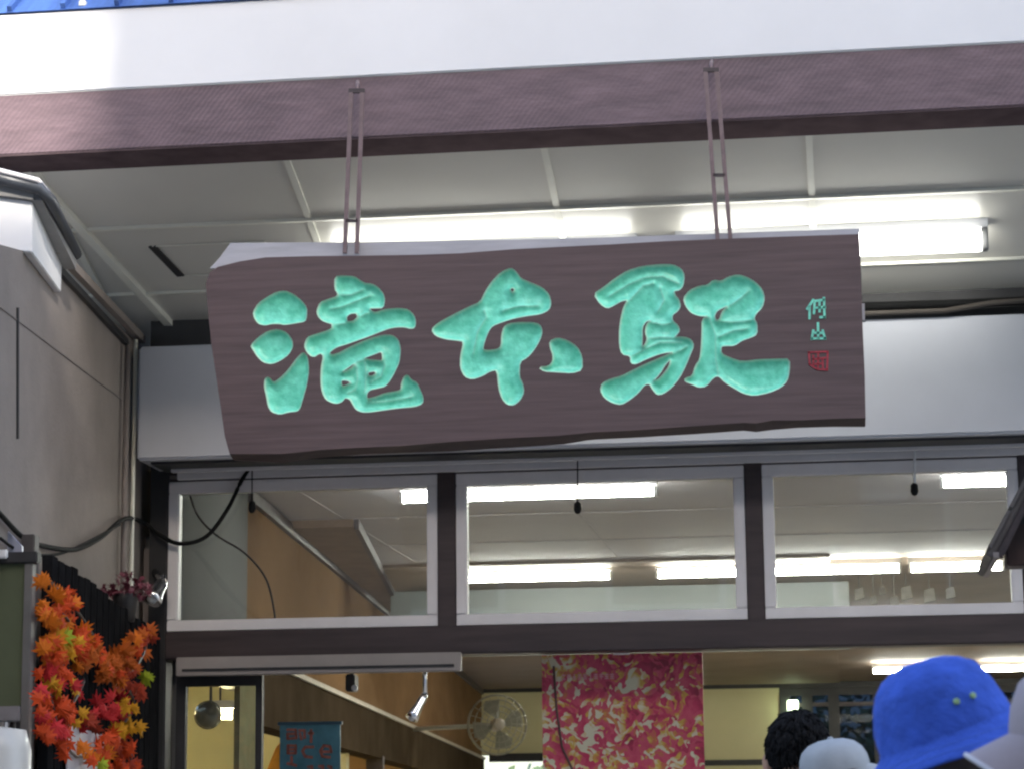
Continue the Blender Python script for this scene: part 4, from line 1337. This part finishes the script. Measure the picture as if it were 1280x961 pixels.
for (bx, by, sp_, nn, cs) in blobs:
    for _ in range(max(1, round(nn * 300 / tot))):
        if cnt >= 300:
            break
        ci = cidx[rg.choice(cs)]
        x, y = bx + rg.uniform(-sp_, sp_) * 0.9, by + rg.uniform(-sp_, sp_) * 0.9
        p = on_wall(x, y, OFF + rg.uniform(0.04, 0.10))
        o = bpy.data.objects.new('leaf', leaf_me[ci][rg.randrange(3)])
        o.parent = gar
        o.location = p - goff
        s_ = rg.uniform(0.034, 0.052)
        o.scale = (s_, s_, s_)
        o.rotation_euler = Euler((PI / 2 + rg.uniform(-0.6, 0.6), rg.uniform(-PI, PI), R(25) + rg.uniform(-0.6, 0.6)))
        C.objects.link(o)
        cnt += 1
# pale card pinned under the leaves
c0 = on_wall(84, 907, OFF + 0.035)
cc = [on_wall(82, 905, OFF + 0.032), on_wall(128, 918, OFF + 0.032), on_wall(128, 1000, OFF + 0.032), on_wall(82, 1000, OFF + 0.032)]
cm = MB().hexa(cc, [p + wnrm * 0.006 for p in cc])
tag(obj('pale_card', cm, mat('pale_card_paper', (0.36, 0.34, 0.37), 0.6, 0.08, 10), None, origin=cc[3]), 'pale grey card fixed to the black fence below the maple garland', 'card')

# dark red potted plant at the corner
pp = on_wall(157, 742, 0.10)
pl = thing('red_plant', 'dark red leafy plant in a pot bracketed above the black fence', 'plant', pp)
obj('pot', MB().lathe([(0.04, -0.12), (0.055, -0.02), (0.06, 0.0), (0.05, 0.0), (0.04, -0.03)], 14, Matrix.Translation(pp)), M_black, pl, smooth=True)
obj('pot_bracket', MB().beam(pp + Vector((0, 0, -0.06)), pp - wnrm * 0.11 + Vector((0, 0, -0.06)), 0.03, 0.03), M_black, pl)
M_rl = mat('plant_dark_red_leaf', (0.11, 0.012, 0.03), 0.5, 0.3, 2)
me0 = leaf_mesh(99)
me0.materials.append(M_rl)
poff = wloc(pl)
for k in range(60):
    a_ = rg.uniform(0, 2 * PI)
    r_ = 0.115 * math.sqrt(rg.random())
    o = bpy.data.objects.new('plant_leaf', me0)
    o.parent = pl
    o.location = (r_ * math.cos(a_), r_ * math.sin(a_) * .7, rg.uniform(-0.03, 0.10) * (1.15 - r_ / 0.14))
    s_ = rg.uniform(0.018, 0.034)
    o.scale = (s_, s_, s_)
    o.rotation_euler = Euler((rg.uniform(0.2, 1.6), rg.uniform(-1, 1), rg.uniform(-3, 3)))
    C.objects.link(o)

# ------------------------------------------------------------------ green notice board at the left edge
YN = 8.4
n0, n1 = at(-150, 712, YN), at(27, 882, YN)
nb = thing('notice_board', 'dull green notice board in a grey frame left of the maple garland', 'notice board', ((n0.x + n1.x) / 2, YN, 0))
obj('green_panel', MB().box(n0.x, n1.x, YN, YN + 0.02, n1.z, at(20, 704, YN).z), mat('green_felt', (0.085, 0.10, 0.055), 0.9, 0.1, 4), nb)
obj('top_rail', MB().box(n0.x - .03, n1.x + .05, YN - 0.02, YN + 0.03, at(20, 704, YN).z, at(20, 690, YN).z), M_black, nb, bevel=0.004)
obj('side_rail', MB().box(n1.x, n1.x + 0.03, YN - 0.012, YN + 0.03, 0.0, at(20, 704, YN).z), mat('rail_grey', (0.12, 0.115, 0.11), 0.5), nb, bevel=0.003)
obj('side_rail', MB().box(n0.x - 0.03, n0.x, YN - 0.012, YN + 0.03, 0.0, at(20, 704, YN).z), mat('rail_grey', (0.12, 0.115, 0.11), 0.5), nb, bevel=0.003)
obj('bottom_rail', MB().box(n0.x, n1.x, YN - 0.02, YN + 0.03, n1.z - 0.055, n1.z), mat('rail_grey2', (0.2, 0.19, 0.2), 0.5), nb, bevel=0.004)
cl = at(4, 692, YN - 0.03)
obj('clip', MB().box(cl.x - 0.03, cl.x + 0.016, YN - 0.04, YN - 0.021, cl.z - 0.016, cl.z + 0.016), M_fix, nb, bevel=0.004)
lp = thing('light_panel', 'pale bluish plastic panel above the green notice board', 'panel', at(0, 690, YN + 0.12))
q = [at(-90, 610, YN + 0.1), at(2, 655, YN + 0.1), at(27, 682, YN + 0.1), at(27, 700, YN + 0.1), at(-90, 700, YN + 0.1)]
pb = MB()
k = len(q)
pb.add(q + [p + Vector((0, 0.02, 0)) for p in q], [tuple(range(k)), tuple(range(k, 2 * k))[::-1]] + [(i, (i + 1) % k, k + (i + 1) % k, k + i) for i in range(k)])
obj('panel_sheet', pb, mat('pale_blue_plastic', (0.30, 0.31, 0.38), 0.4), lp)
obj('panel_stay', MB().tube([q[3] + Vector((-0.05, 0.01, 0)), Vector((q[3].x - 0.05, q[3].y + 0.01, 0))], 0.012, 6), M_alu, lp)
bn = at(-6, 985, 8.1)
bi = thing('white_container', 'glossy white round container below the green notice board', 'container', (bn.x, 8.1, 0))
obj('container_body', MB().lathe([(0.10, 0.0), (0.115, 0.05), (0.125, 1.2), (0.12, at(-6, 930, 8.1).z - 0.02), (0.10, at(-6, 912, 8.1).z), (0.02, at(-6, 908, 8.1).z)], 24, Matrix.Translation((bn.x, 8.1, 0))), mat('white_gloss_plastic', (0.5, 0.49, 0.46), 0.3, 0.05), bi, smooth=True)
obj('container_foot', MB().lathe([(0.11, 0.0), (0.13, 0.0), (0.13, 0.03), (0.116, 0.035)], 24, Matrix.Translation((bn.x, 8.1, 0)), cap=False), M_black, bi, smooth=True)

# ------------------------------------------------------------------ roofed notice stand on the right
YR = 6.4
e0, e1 = at(1232, 692, YR), at(1302, 560, YR)
rs = thing('notice_roof', 'dark wooden roofed notice stand with its eave before the transom window', 'stand', (e1.x + 0.25, YR + 0.2, 0))
dvec = (e1 - e0)
dvec.y = 0
dl = dvec.normalized()
nrm = Vector((-dl.z, 0, dl.x))
th = 20 / FPX * YR
ridge = e0 + dl * 0.62
M_eave = mat('weathered_dark_shingle', (0.085, 0.07, 0.062), 0.6, 0.35, 9, bump=0.003, stretch=(1, 3, 1))


def slab(p, q, nn, t, y0, y1):
    return MB().hexa([Vector((p.x, y0, p.z)), Vector((q.x, y0, q.z)), Vector((q.x, y0, q.z)) - nn * t, Vector((p.x, y0, p.z)) - nn * t],
                     [Vector((p.x, y1, p.z)), Vector((q.x, y1, q.z)), Vector((q.x, y1, q.z)) - nn * t, Vector((p.x, y1, p.z)) - nn * t])


mir = lambda p: Vector((2 * ridge.x - p.x, p.y, p.z))
obj('roof_slope', slab(e0, ridge, nrm, th * 0.5, YR, YR + 0.5), M_eave, rs, bevel=0.004)
obj('roof_slope', slab(mir(e0), ridge, Vector((-nrm.x, 0, nrm.z)), th * 0.5, YR, YR + 0.5), M_eave, rs, bevel=0.004)
obj('barge_board', slab(e0 + dl * 0.012 - nrm * th * .5, ridge, nrm, th * 0.55, YR + 0.01, YR + 0.05), M_darkwood, rs, bevel=0.003)
for k in range(5):
    q_ = e0 + dl * (0.02 + 0.12 * k) + nrm * 0.004
    obj('shingle', slab(q_, q_ + dl * 0.11, nrm, 0.01, YR - 0.01, YR + 0.51), M_eave, rs)
tipm = e0 + dl * 0.01 - nrm * 0.025
obj('end_cap', MB().beam(Vector((tipm.x, YR - 0.012, tipm.z)), Vector((tipm.x, YR + 0.51, tipm.z)) + dl * 0.001, 0.014, 0.014), mat('cap_pale', (0.22, 0.18, 0.16), 0.6), rs)
obj('ridge_cap', MB().box(ridge.x - 0.04, ridge.x + 0.04, YR - 0.02, YR + 0.52, ridge.z - 0.02, ridge.z + 0.03), M_darkwood, rs)
M_redw = mat('reddish_dark_board', (0.045, 0.02, 0.014), 0.6, 0.4, 7)
pz = at(1258, 709, YR + 0.15).z
px0 = at(1257, 700, YR + 0.15).x
obj('tie_beam', MB().box(px0, 2 * ridge.x - px0, YR + 0.1, YR + 0.2, pz, pz + 0.11), M_redw, rs, bevel=0.004)
obj('gable_board', MB().add([(px0 + .01, YR + 0.14, pz + 0.11), (2 * ridge.x - px0 - .01, YR + 0.14, pz + 0.11), (ridge.x, YR + 0.14, ridge.z - 0.06), (px0 + .01, YR + 0.17, pz + 0.11), (2 * ridge.x - px0 - .01, YR + 0.17, pz + 0.11), (ridge.x, YR + 0.17, ridge.z - 0.06)],
                            [(0, 1, 2), (5, 4, 3), (0, 3, 4, 1), (1, 4, 5, 2), (2, 5, 3, 0)]), M_black, rs)
for sx in (px0 + 0.14, 2 * ridge.x - px0 - 0.22):
    obj('stand_post', MB().box(sx, sx + 0.08, YR + 0.11, YR + 0.19, 0, pz), M_redw, rs, bevel=0.004)
obj('notice_panel', MB().box(px0 + 0.22, 2 * ridge.x - px0 - 0.22, YR + 0.13, YR + 0.16, 0.8, pz - 0.05), M_tan, rs)


# ------------------------------------------------------------------ people
def skin_body(name, joints, edges, root, m, parent, sub=2):
    me = bpy.data.meshes.new(name)
    off = wloc(parent)
    me.from_pydata([tuple(Vector(j[0]) - off) for j in joints], edges, [])
    o = bpy.data.objects.new(name, me)
    C.objects.link(o)
    md = o.modifiers.new('Skin', 'SKIN')
    sv = me.skin_vertices[0].data
    for i, j in enumerate(joints):
        r_ = j[1]
        sv[i].radius = r_ if isinstance(r_, tuple) else (r_, r_)
        sv[i].use_root = (i == root)
    md.use_smooth_shade = True
    s2 = o.modifiers.new('Sub', 'SUBSURF')
    s2.levels = sub
    s2.render_levels = sub
    dg = bpy.context.evaluated_depsgraph_get()
    me2 = bpy.data.meshes.new_from_object(o.evaluated_get(dg))
    bpy.data.objects.remove(o)
    me2.materials.clear()
    me2.materials.append(m)
    for p in me2.polygons:
        p.use_smooth = True
    o2 = bpy.data.objects.new(name, me2)
    o2.parent = parent
    C.objects.link(o2)
    return o2


M_skin = mat('skin', (0.50, 0.30, 0.21), 0.5, 0.06, 12)
M_hair = mat('black_hair', (0.006, 0.0055, 0.006), 0.8, 0.4, 25, spec=0.2, bump=0.004, stretch=(1, 1, 0.3))
M_brownhair = mat('brown_hair', (0.05, 0.028, 0.02), 0.5, 0.4, 25, bump=0.004)


def person(label, crown, yaw, jacket, hair, jm, hs=0.86):
    """crown: top of the skull in the world. yaw: heading (0 = looks into the hall)."""
    H = crown.z
    hd = H / 7.6
    x, y = crown.x, crown.y
    t = thing('person', label, 'person', (x, y, 0), 'people waiting before the station')
    f = Vector((-math.sin(yaw), math.cos(yaw), 0))
    s = Vector((math.cos(yaw), math.sin(yaw), 0))
    P = lambda fs, ss, z: Vector((x, y, 0)) + f * fs + s * ss + Vector((0, 0, z))
    k = H / 1.7
    # head and neck, one surface with brow, nose and chin
    J = [(P(-0.01, 0, H - hd * 1.45), 0.055 * k), (P(0.0, 0, H - hd * 1.02), 0.052 * k), (P(0.012, 0, H - hd * 0.72), 0.066 * k), (P(0.0, 0, H - hd * 0.42), (0.074 * k, 0.088 * k)), (P(-0.005, 0, H - hd * 0.16), 0.062 * k),
         (P(0.075 * k, 0, H - hd * 0.85), 0.026 * k), (P(0.098 * k, 0, H - hd * 0.6), 0.012 * k)]
    body = skin_body('body', J, [(0, 1), (1, 2), (2, 3), (3, 4), (2, 5), (3, 6)], 0, M_skin, t)
    for sg in (-1, 1):
        e = P(0.0, sg * 0.078 * k, H - hd * 0.58)
        obj('ear', MB().lathe([(0.001, -0.03), (0.012, -0.02), (0.016, 0.01), (0.010, 0.028), (0.001, 0.032)], 8, Matrix.Translation(e)), M_skin, t, smooth=True)
        e = P(0.088 * k, sg * 0.032 * k, H - hd * 0.5)
        obj('eye', MB().lathe([(0.001, -0.006), (0.008, 0.0), (0.001, 0.006)], 8, Matrix.Translation(e)), M_hair, t, smooth=True)
    obj('mouth', MB().tube([P(0.092 * k, -0.02, H - hd * 0.8), P(0.099 * k, 0, H - hd * 0.8), P(0.092 * k, 0.02, H - hd * 0.8)], 0.005, 6), mat('lips', (0.35, 0.13, 0.11), 0.5), t, smooth=True)
    # jacket: torso and sleeves with the hands in its pockets
    sh = H - hd * 1.55
    JJ = [(P(0, 0, H * 0.50), (0.17 * k, 0.12 * k)), (P(0, 0, H * 0.60), (0.16 * k, 0.11 * k)), (P(0.01, 0, H * 0.72), (0.18 * k, 0.125 * k)), (P(-0.01, 0, sh), (0.13 * k, 0.09 * k)), (P(-0.01, 0, sh + 0.06 * k), 0.065 * k)]
    ee = [(0, 1), (1, 2), (2, 3), (3, 4)]
    for sg in (-1, 1):
        o_ = len(JJ)
        JJ += [(P(-0.01, sg * 0.165 * k, sh - 0.04 * k), 0.068 * k), (P(-0.05, sg * 0.23 * k, H * 0.635), 0.052 * k), (P(0.08, sg * 0.19 * k, H * 0.53), 0.042 * k)]
        ee += [(3, o_), (o_, o_ + 1), (o_ + 1, o_ + 2)]
    skin_body('jacket', JJ, ee, 1, jm, t)
    TJ = [(P(0, 0, H * 0.50), (0.15 * k, 0.115 * k))]
    ee = []
    for sg in (-1, 1):
        o_ = len(TJ)
        TJ += [(P(0, sg * 0.085 * k, H * 0.46), 0.085 * k), (P(0.015, sg * 0.095 * k, H * 0.27), 0.06 * k), (P(-0.01, sg * 0.10 * k, 0.07), 0.05 * k)]
        ee += [(0, o_), (o_, o_ + 1), (o_ + 1, o_ + 2)]
    skin_body('trousers', TJ, ee, 0, mat('dark_trousers', (0.03, 0.032, 0.04), 0.8), t)
    for sg in (-1, 1):
        c_ = P(0.05, sg * 0.10 * k, 0.0)
        obj('shoe', MB().tube([P(-0.07, sg * 0.10 * k, 0.045), P(0.02, sg * 0.10 * k, 0.05), P(0.12, sg * 0.105 * k, 0.04), P(0.17, sg * 0.105 * k, 0.03)], [0.04, 0.045, 0.038, 0.022], 10), mat('shoe_leather', (0.04, 0.035, 0.03), 0.5), t, smooth=True)
    # hair cap: covers the top and back of the skull
    hm_ = MB()
    n1, n2 = 18, 12
    rgx = random.Random(int(H * 1000))
    vs = []
    for i in range(n2 + 1):
        ph = PI * i / n2 * 0.62
        for j in range(n1):
            th_ = 2 * PI * j / n1
            front = max(0, math.cos(th_))
            ph2 = ph * (1 - 0.30 * front)
            r_ = 1 + 0.05 * rgx.uniform(-1, 1)
            vs.append(P(-0.012 * k + 0.098 * hs * k * r_ * math.sin(ph2) * math.cos(th_), 0.088 * hs * k * r_ * math.sin(ph2) * math.sin(th_), H - hd * 0.40 + 0.105 * hs * k * r_ * math.cos(ph2) + 0.004))
    fs = []
    for i in range(n2):
        for j in range(n1):
            fs.append((i * n1 + j, i * n1 + (j + 1) % n1, (i + 1) * n1 + (j + 1) % n1, (i + 1) * n1 + j))
    hm_.add(vs, fs)
    hb = obj('hair', hm_, hair, t, smooth=True)
    return t, P, H, hd, k


def wrinkle(p, sc, amp, seed):
    from mathutils import noise
    return noise.noise(Vector(p) * sc + Vector((seed, seed, seed))) * amp


# blue bucket hat -------------------------------------------------
YH1 = 3.62
hc = at(1177, 901, YH1)                         # centre of the hat band
crown = Vector((hc.x, YH1, hc.z + 0.035))
t, P, H, hd, k = person('person in a blue bucket hat standing beside the grey cap wearer', crown, R(20), None, M_brownhair, mat('navy_jacket', (0.03, 0.04, 0.09), 0.8))
M_hat = mat('blue_hat_cotton', (0.05, 0.115, 0.52), 0.85, 0.16, 18, bump=0.014, bscale=24, spec=0.2)
hm = Matrix.Translation(hc) @ Matrix.Rotation(R(-20), 4, 'Y') @ Matrix.Rotation(R(4), 4, 'X')
prof = [(0.002, 0.094), (0.02, 0.0938), (0.042, 0.090), (0.062, 0.081), (0.078, 0.067), (0.088, 0.05), (0.094, 0.032), (0.098, 0.014), (0.1005, -0.004), (0.1025, -0.022)]
nh = 56
vs, fs = [], []
for i, (r_, z_) in enumerate(prof):
    for j in range(nh):
        a_ = 2 * PI * j / nh
        d_ = wrinkle((r_ * math.cos(a_), r_ * math.sin(a_), z_), 18, 0.004, 3) + wrinkle((r_ * math.cos(a_), r_ * math.sin(a_), z_ * 2.0), 45, 0.002, 9)
        vs.append(hm @ Vector(((r_ + d_) * math.cos(a_), (r_ + d_) * math.sin(a_), z_ + d_ * 0.8)))
for i in range(len(prof) - 1):
    for j in range(nh):
        fs.append((i * nh + j, i * nh + (j + 1) % nh, (i + 1) * nh + (j + 1) % nh, (i + 1) * nh + j))
hat = thing('bucket_hat', 'bright blue cotton bucket hat with two green eyelets', 'hat', hc)
cr_ = MB()
cr_.add(vs, fs)
obj('crown', cr_, M_hat, hat, smooth=True)
bprof = [(0.1035, -0.016), (0.1055, -0.0215), (0.120, -0.031), (0.136, -0.042), (0.150, -0.053), (0.149, -0.056), (0.122, -0.037), (0.098, -0.027)]
vs, fs = [], []
for i, (r_, z_) in enumerate(bprof):
    for j in range(nh):
        a_ = 2 * PI * j / nh
        wv = 0.006 * math.sin(a_ * 3 + 0.8) * max(0, (r_ - 0.104) / 0.04)
        vs.append(hm @ Vector((r_ * math.cos(a_), r_ * math.sin(a_), z_ + wv)))
for i in range(len(bprof) - 1):
    for j in range(nh):
        fs.append((i * nh + j, i * nh + (j + 1) % nh, (i + 1) * nh + (j + 1) % nh, (i + 1) * nh + j))
br = MB()
br.add(vs, fs)
brm = obj('brim', br, M_hat, hat, smooth=True)
for r_, z_ in ((0.120, -0.0306), (0.136, -0.0416)):
    pts = [hm @ Vector((r_ * math.cos(a_), r_ * math.sin(a_), z_ + 0.006 * math.sin(a_ * 3 + 0.8) * max(0, (r_ - 0.104) / 0.04))) for a_ in np.linspace(0, 2 * PI, 49)]
    obj('stitch_line', MB().tube(pts, 0.0007, 4, cap=False), mat('blue_thread', (0.06, 0.14, 0.5), 0.7), brm)
M_eye = mat('eyelet_green_metal', (0.38, 0.55, 0.25), 0.35, 0.1, 40)
for (ex_, ey_) in ((1196, 876), (1216.5, 868.5)):
    best = None
    d_ = ray(ex_, ey_)
    o_ = Vector((0, 0, CAM_H))
    # walk along the ray to the crown
    inv = hm.inverted()
    for q in np.linspace(3.3, 3.8, 600):
        p = o_ + d_ * (q / d_.y)
        lp_ = inv @ p
        rr_ = math.hypot(lp_.x, lp_.y)
        zz_ = lp_.z
        pr = np.interp(-zz_, [-a[1] for a in prof], [a[0] for a in prof])
        if rr_ < pr + 0.002 and -0.02 < zz_ < 0.094:
            best = p
            break
    if best is not None:
        out_ = (best - hm @ Vector((0, 0, (inv @ best).z))).normalized()
        mq = Matrix.Translation(best) @ out_.to_track_quat('Z', 'Y').to_matrix().to_4x4()
        obj('eyelet', MB().lathe([(0.0046, -0.006), (0.0046, 0.001), (0.0036, 0.0025), (0.0015, 0.0015)], 12, mq), M_eye, hat, smooth=True)


def cap_hat(name, label, cat, centre, yaw, tilt, r, h, cloth, peak_len, piping=None):
    mm_ = Matrix.Translation(centre) @ Matrix.Rotation(yaw, 4, 'Z') @ Matrix.Rotation(tilt, 4, 'X')
    t_ = thing(name, label, cat, centre)
    pr = [(0.002, h), (r * .35, h * .97), (r * .65, h * .84), (r * .86, h * .6), (r * .96, h * .3), (r, 0.0), (r * .99, -0.012)]
    vs, fs = [], []
    n_h = 40
    for r_, z_ in pr:
        for j in range(n_h):
            a_ = 2 * PI * j / n_h
            d_ = wrinkle((r_ * math.cos(a_), r_ * math.sin(a_), z_), 25, 0.003, 5) - 0.002 * abs(math.cos(3 * a_)) ** 20
            vs.append(mm_ @ Vector(((r_ + d_) * math.cos(a_), (r_ + d_) * 1.12 * math.sin(a_), z_)))
    for i in range(len(pr) - 1):
        for j in range(n_h):
            fs.append((i * n_h + j, i * n_h + (j + 1) % n_h, (i + 1) * n_h + (j + 1) % n_h, (i + 1) * n_h + j))
    obj('crown', MB().add(vs, fs), cloth, t_, smooth=True)
    obj('button', MB().lathe([(0.007, h - 0.003), (0.006, h + 0.003), (0.001, h + 0.005)], 10, mm_), cloth, t_, smooth=True)
    # peak
    vs, fs = [], []
    nn, mmn = 15, 5
    for i in range(mmn):
        v_ = i / (mmn - 1)
        for j in range(nn):
            u_ = -1 + 2 * j / (nn - 1)
            a_ = PI / 2 + u_ * 1.15
            x_ = r * .99 * math.cos(a_) * (1 - 0.12 * v_)
            y_ = r * 1.1 * math.sin(a_) + peak_len * v_ * math.sqrt(max(0, 1 - (u_ * .92) ** 2))
            z_ = -0.004 - 0.030 * v_ - 0.045 * u_ * u_ * v_ - 0.01 * u_ * u_
            vs.append(mm_ @ Vector((x_, y_, z_)))
    K = len(vs)
    vs += [v + (mm_.to_3x3() @ Vector((0, 0, -0.004))) for v in vs]
    for i in range(mmn - 1):
        for j in range(nn - 1):
            q_ = (i * nn + j, i * nn + j + 1, (i + 1) * nn + j + 1, (i + 1) * nn + j)
            fs.append(q_)
            fs.append(tuple(K + z for z in q_[::-1]))
    pk = obj('peak', MB().add(vs, fs), cloth, t_, smooth=True)
    if piping:
        rim_ = [vs[(mmn - 1) * nn + j] for j in range(nn)]
        obj('piping', MB().tube(rim_, 0.0035, 6), piping, pk, smooth=True)
    return t_


# grey-pink cap at the right edge, worn by someone looking left
YH2 = 3.3
hc2 = at(1364, 912, YH2)
crown2 = Vector((hc2.x, YH2, hc2.z + 0.05))
person('person looking sideways in a grey cap with white piping', crown2, R(78), None, M_brownhair, mat('grey_jacket', (0.2, 0.2, 0.2), 0.8))
cap_hat('peaked_cap', 'mauve grey peaked cap with white piped edge beside the blue hat', 'cap', hc2 + Vector((0, 0, -0.004)), R(84), R(3), 0.098, 0.105, mat('mauve_grey_cotton', (0.36, 0.29, 0.30), 0.85, 0.08, 14, bump=0.001, bscale=60), 0.056, mat('white_piping', (0.6, 0.56, 0.58), 0.7))
# pale cap between the blue hat and the dark hair
YH3 = 5.4
hc3 = at(1043, 956, YH3)
crown3 = Vector((hc3.x, YH3, hc3.z + 0.012))
person('person in a pale grey cap standing between the blue hat and the dark haired person', crown3, R(-60), None, M_brownhair, mat('beige_jacket', (0.3, 0.27, 0.2), 0.8))
cap_hat('peaked_cap', 'pale grey white peaked cap partly hidden by the blue hat', 'cap', hc3, R(-78), R(7), 0.070, 0.058, mat('pale_grey_cotton', (0.38, 0.39, 0.40), 0.85, 0.1, 14, bump=0.001, bscale=60), 0.09)
# dark haired person
YH4 = 6.7
ht = at(996, 893, YH4)
tb, Pb, Hb, hdb, kb = person('bareheaded person with short black hair seen from behind', Vector((ht.x, YH4, ht.z + 0.004)), R(8), None, M_hair, mat('black_jacket', (0.02, 0.02, 0.024), 0.8), hs=0.84)
hf = MB()
rh = random.Random(5)
for _ in range(900):
    a_ = rh.uniform(0, 2 * PI)
    ph = math.acos(rh.uniform(-0.45, 1))
    nv = Vector((math.sin(ph) * math.cos(a_), math.sin(ph) * math.sin(a_), math.cos(ph)))
    if nv.y > 0.55 and nv.z < 0.45:
        continue
    c_ = Pb(-0.012, 0, Hb - hdb * 0.40) + Vector((nv.x * 0.075 * kb, nv.y * 0.083 * kb, nv.z * 0.090 * kb))
    tg = (Vector((0, 0, -1)) - nv * (-nv.z)) + Vector((rh.uniform(-.5, .5), rh.uniform(-.5, .5), rh.uniform(-.2, .2)))
    tg.normalize()
    hf.tube([c_ - tg * 0.012, c_ + nv * 0.005, c_ + tg * 0.026 + nv * rh.uniform(0.0, 0.002)], [0.006, 0.006, 0.002], 4)
ho = obj('hair_locks', hf, M_hair, tb, smooth=True)
ho['kind'] = 'stuff'

# ------------------------------------------------------------------ trees outside the far windows
def tree(x, y, h, seed, lab):
    rg_ = random.Random(seed)
    t = thing('tree', lab, 'tree', (x, y, 0), 'trees outside the end windows')
    obj('trunk', MB().tube([(x, y, 0), (x + 0.1, y, h * .35), (x - 0.05, y + .1, h * .7), (x, y, h * .95)], [0.22, 0.17, 0.1, 0.03], 8), mat('bark', (0.06, 0.05, 0.04), 0.9), t, smooth=True)
    lm = MB()
    for c_ in range(26):
        a_ = rg_.uniform(0, 2 * PI)
        r_ = rg_.uniform(0.2, 2.2)
        cz = rg_.uniform(h * .2, h)
        cx, cy = x + r_ * math.cos(a_), y + r_ * math.sin(a_)
        lm.tube([(x, y, cz - 0.5), (cx, cy, cz)], 0.03, 4)
        for _ in range(60):
            p = Vector((cx + rg_.gauss(0, .4), cy + rg_.gauss(0, .4), cz + rg_.gauss(0, .35)))
            u = Vector((rg_.gauss(0, 1), rg_.gauss(0, 1), rg_.gauss(0, 1))).normalized() * 0.11
            v = u.orthogonal().normalized() * 0.07
            lm.add([p - u, p + v, p + u, p - v], [(0, 1, 2, 3)])
    obj('crown', lm, mat('tree_leaf', (0.06, 0.10, 0.05), 0.6, 0.4, 0.6), t)


for k, (x, y, h) in enumerate(((-3.2, 41, 7), (0.6, 40, 6.5), (2.6, 42, 7.5), (4.6, 40.5, 7), (6.8, 43, 8))):
    tree(x, y, h, 40 + k, 'leafy green tree outside the end windows of the hall')

# ------------------------------------------------------------------ unseen houses added behind the viewer, sized to shade the front
def house(name, label, x0, x1, y0, y1, h, wallm, floors):
    t = thing(name, label, 'house', ((x0 + x1) / 2, y1, 0))
    wl = obj('wall', MB().box(x0, x1, y0, y1, 0, h - 0.35), wallm, t)
    obj('roof', MB().box(x0, x1, y0 - 0.3, y1 + 0.25, h - 0.35, h), mat('house_roof', (0.12, 0.12, 0.13), 0.7), t)
    nx = int((x1 - x0) / 2.4)
    for f in range(floors):
        z = 0.9 + f * (h - 0.6) / floors
        for i in range(nx):
            cx = x0 + (i + 0.5) * (x1 - x0) / nx
            fr = obj('window', MB().box(cx - 0.7, cx + 0.7, y1 - 0.02, y1 + 0.05, z, z + 1.3), M_alu, t)
            obj('pane', MB().box(cx - 0.62, cx + 0.62, y1 + 0.051, y1 + 0.056, z + 0.08, z + 1.22), mat('dark_window', (0.05, 0.06, 0.07), 0.1), fr)


tz = math.tan(SUN_EL)
hx, hy = math.sin(SUN_AZ), -math.cos(SUN_AZ)
YO = -6.0
run = (8.6 - YO) / -hy
YOB = -12.0
edge = at(150, 60, YB).x + hx / -hy * (YB - YOB)
house('tall_shade_house', 'unseen tall house added to shade the station front', edge, 34, YOB, YO, 4.9 + (YB - YOB) / -hy * tz + 3.5, mat('house_render', (0.5, 0.48, 0.44), 0.85), 5)
house('low_shade_house', 'unseen lower house added to shade the front below the eave', -24, edge, YOB - 0.01, YO, at(20, 316, 8.6).z + run * tz, mat('house_render_two', (0.42, 0.38, 0.33), 0.85), 4)

rgt = random.Random(8)
edge_t = thing('dapple_tree', 'unseen leafy tree added to dapple the edge of the sun patch', 'tree', (edge + 1.2, YOB - 2.6, 0))  # out of view, added so its leaves break up the sun patch edge
tx_, ty_ = edge + 1.2, YOB - 2.6
zc_ = 4.6 + (YB - ty_) / -hy * tz
obj('trunk', MB().tube([(tx_, ty_, 0), (tx_ + 0.2, ty_, zc_ * .4), (tx_, ty_ + .1, zc_ * .8), (tx_ - .1, ty_, zc_ + 1)], [0.3, 0.24, 0.14, 0.04], 8), mat('bark', (0.06, 0.05, 0.04), 0.9), edge_t, smooth=True)
lm = MB()
for _ in range(24):
    cx, cy, cz = tx_ - 0.2 + rgt.gauss(0, .5), ty_ + rgt.gauss(0, .6), zc_ + rgt.uniform(-3.5, 2.0)
    lm.tube([(tx_, ty_, cz - 0.6), (cx, cy, cz)], 0.02, 4)
    for _ in range(45):
        p = Vector((cx + rgt.gauss(0, .26), cy + rgt.gauss(0, .26), cz + rgt.gauss(0, .26)))
        u = Vector((rgt.gauss(0, 1), rgt.gauss(0, 1), rgt.gauss(0, 1))).normalized() * 0.06
        v = u.orthogonal().normalized() * 0.04
        lm.add([p - u, p + v, p + u, p - v], [(0, 1, 2, 3)])
obj('crown', lm, mat('tree_leaf', (0.06, 0.10, 0.05), 0.6, 0.4, 0.6), edge_t)
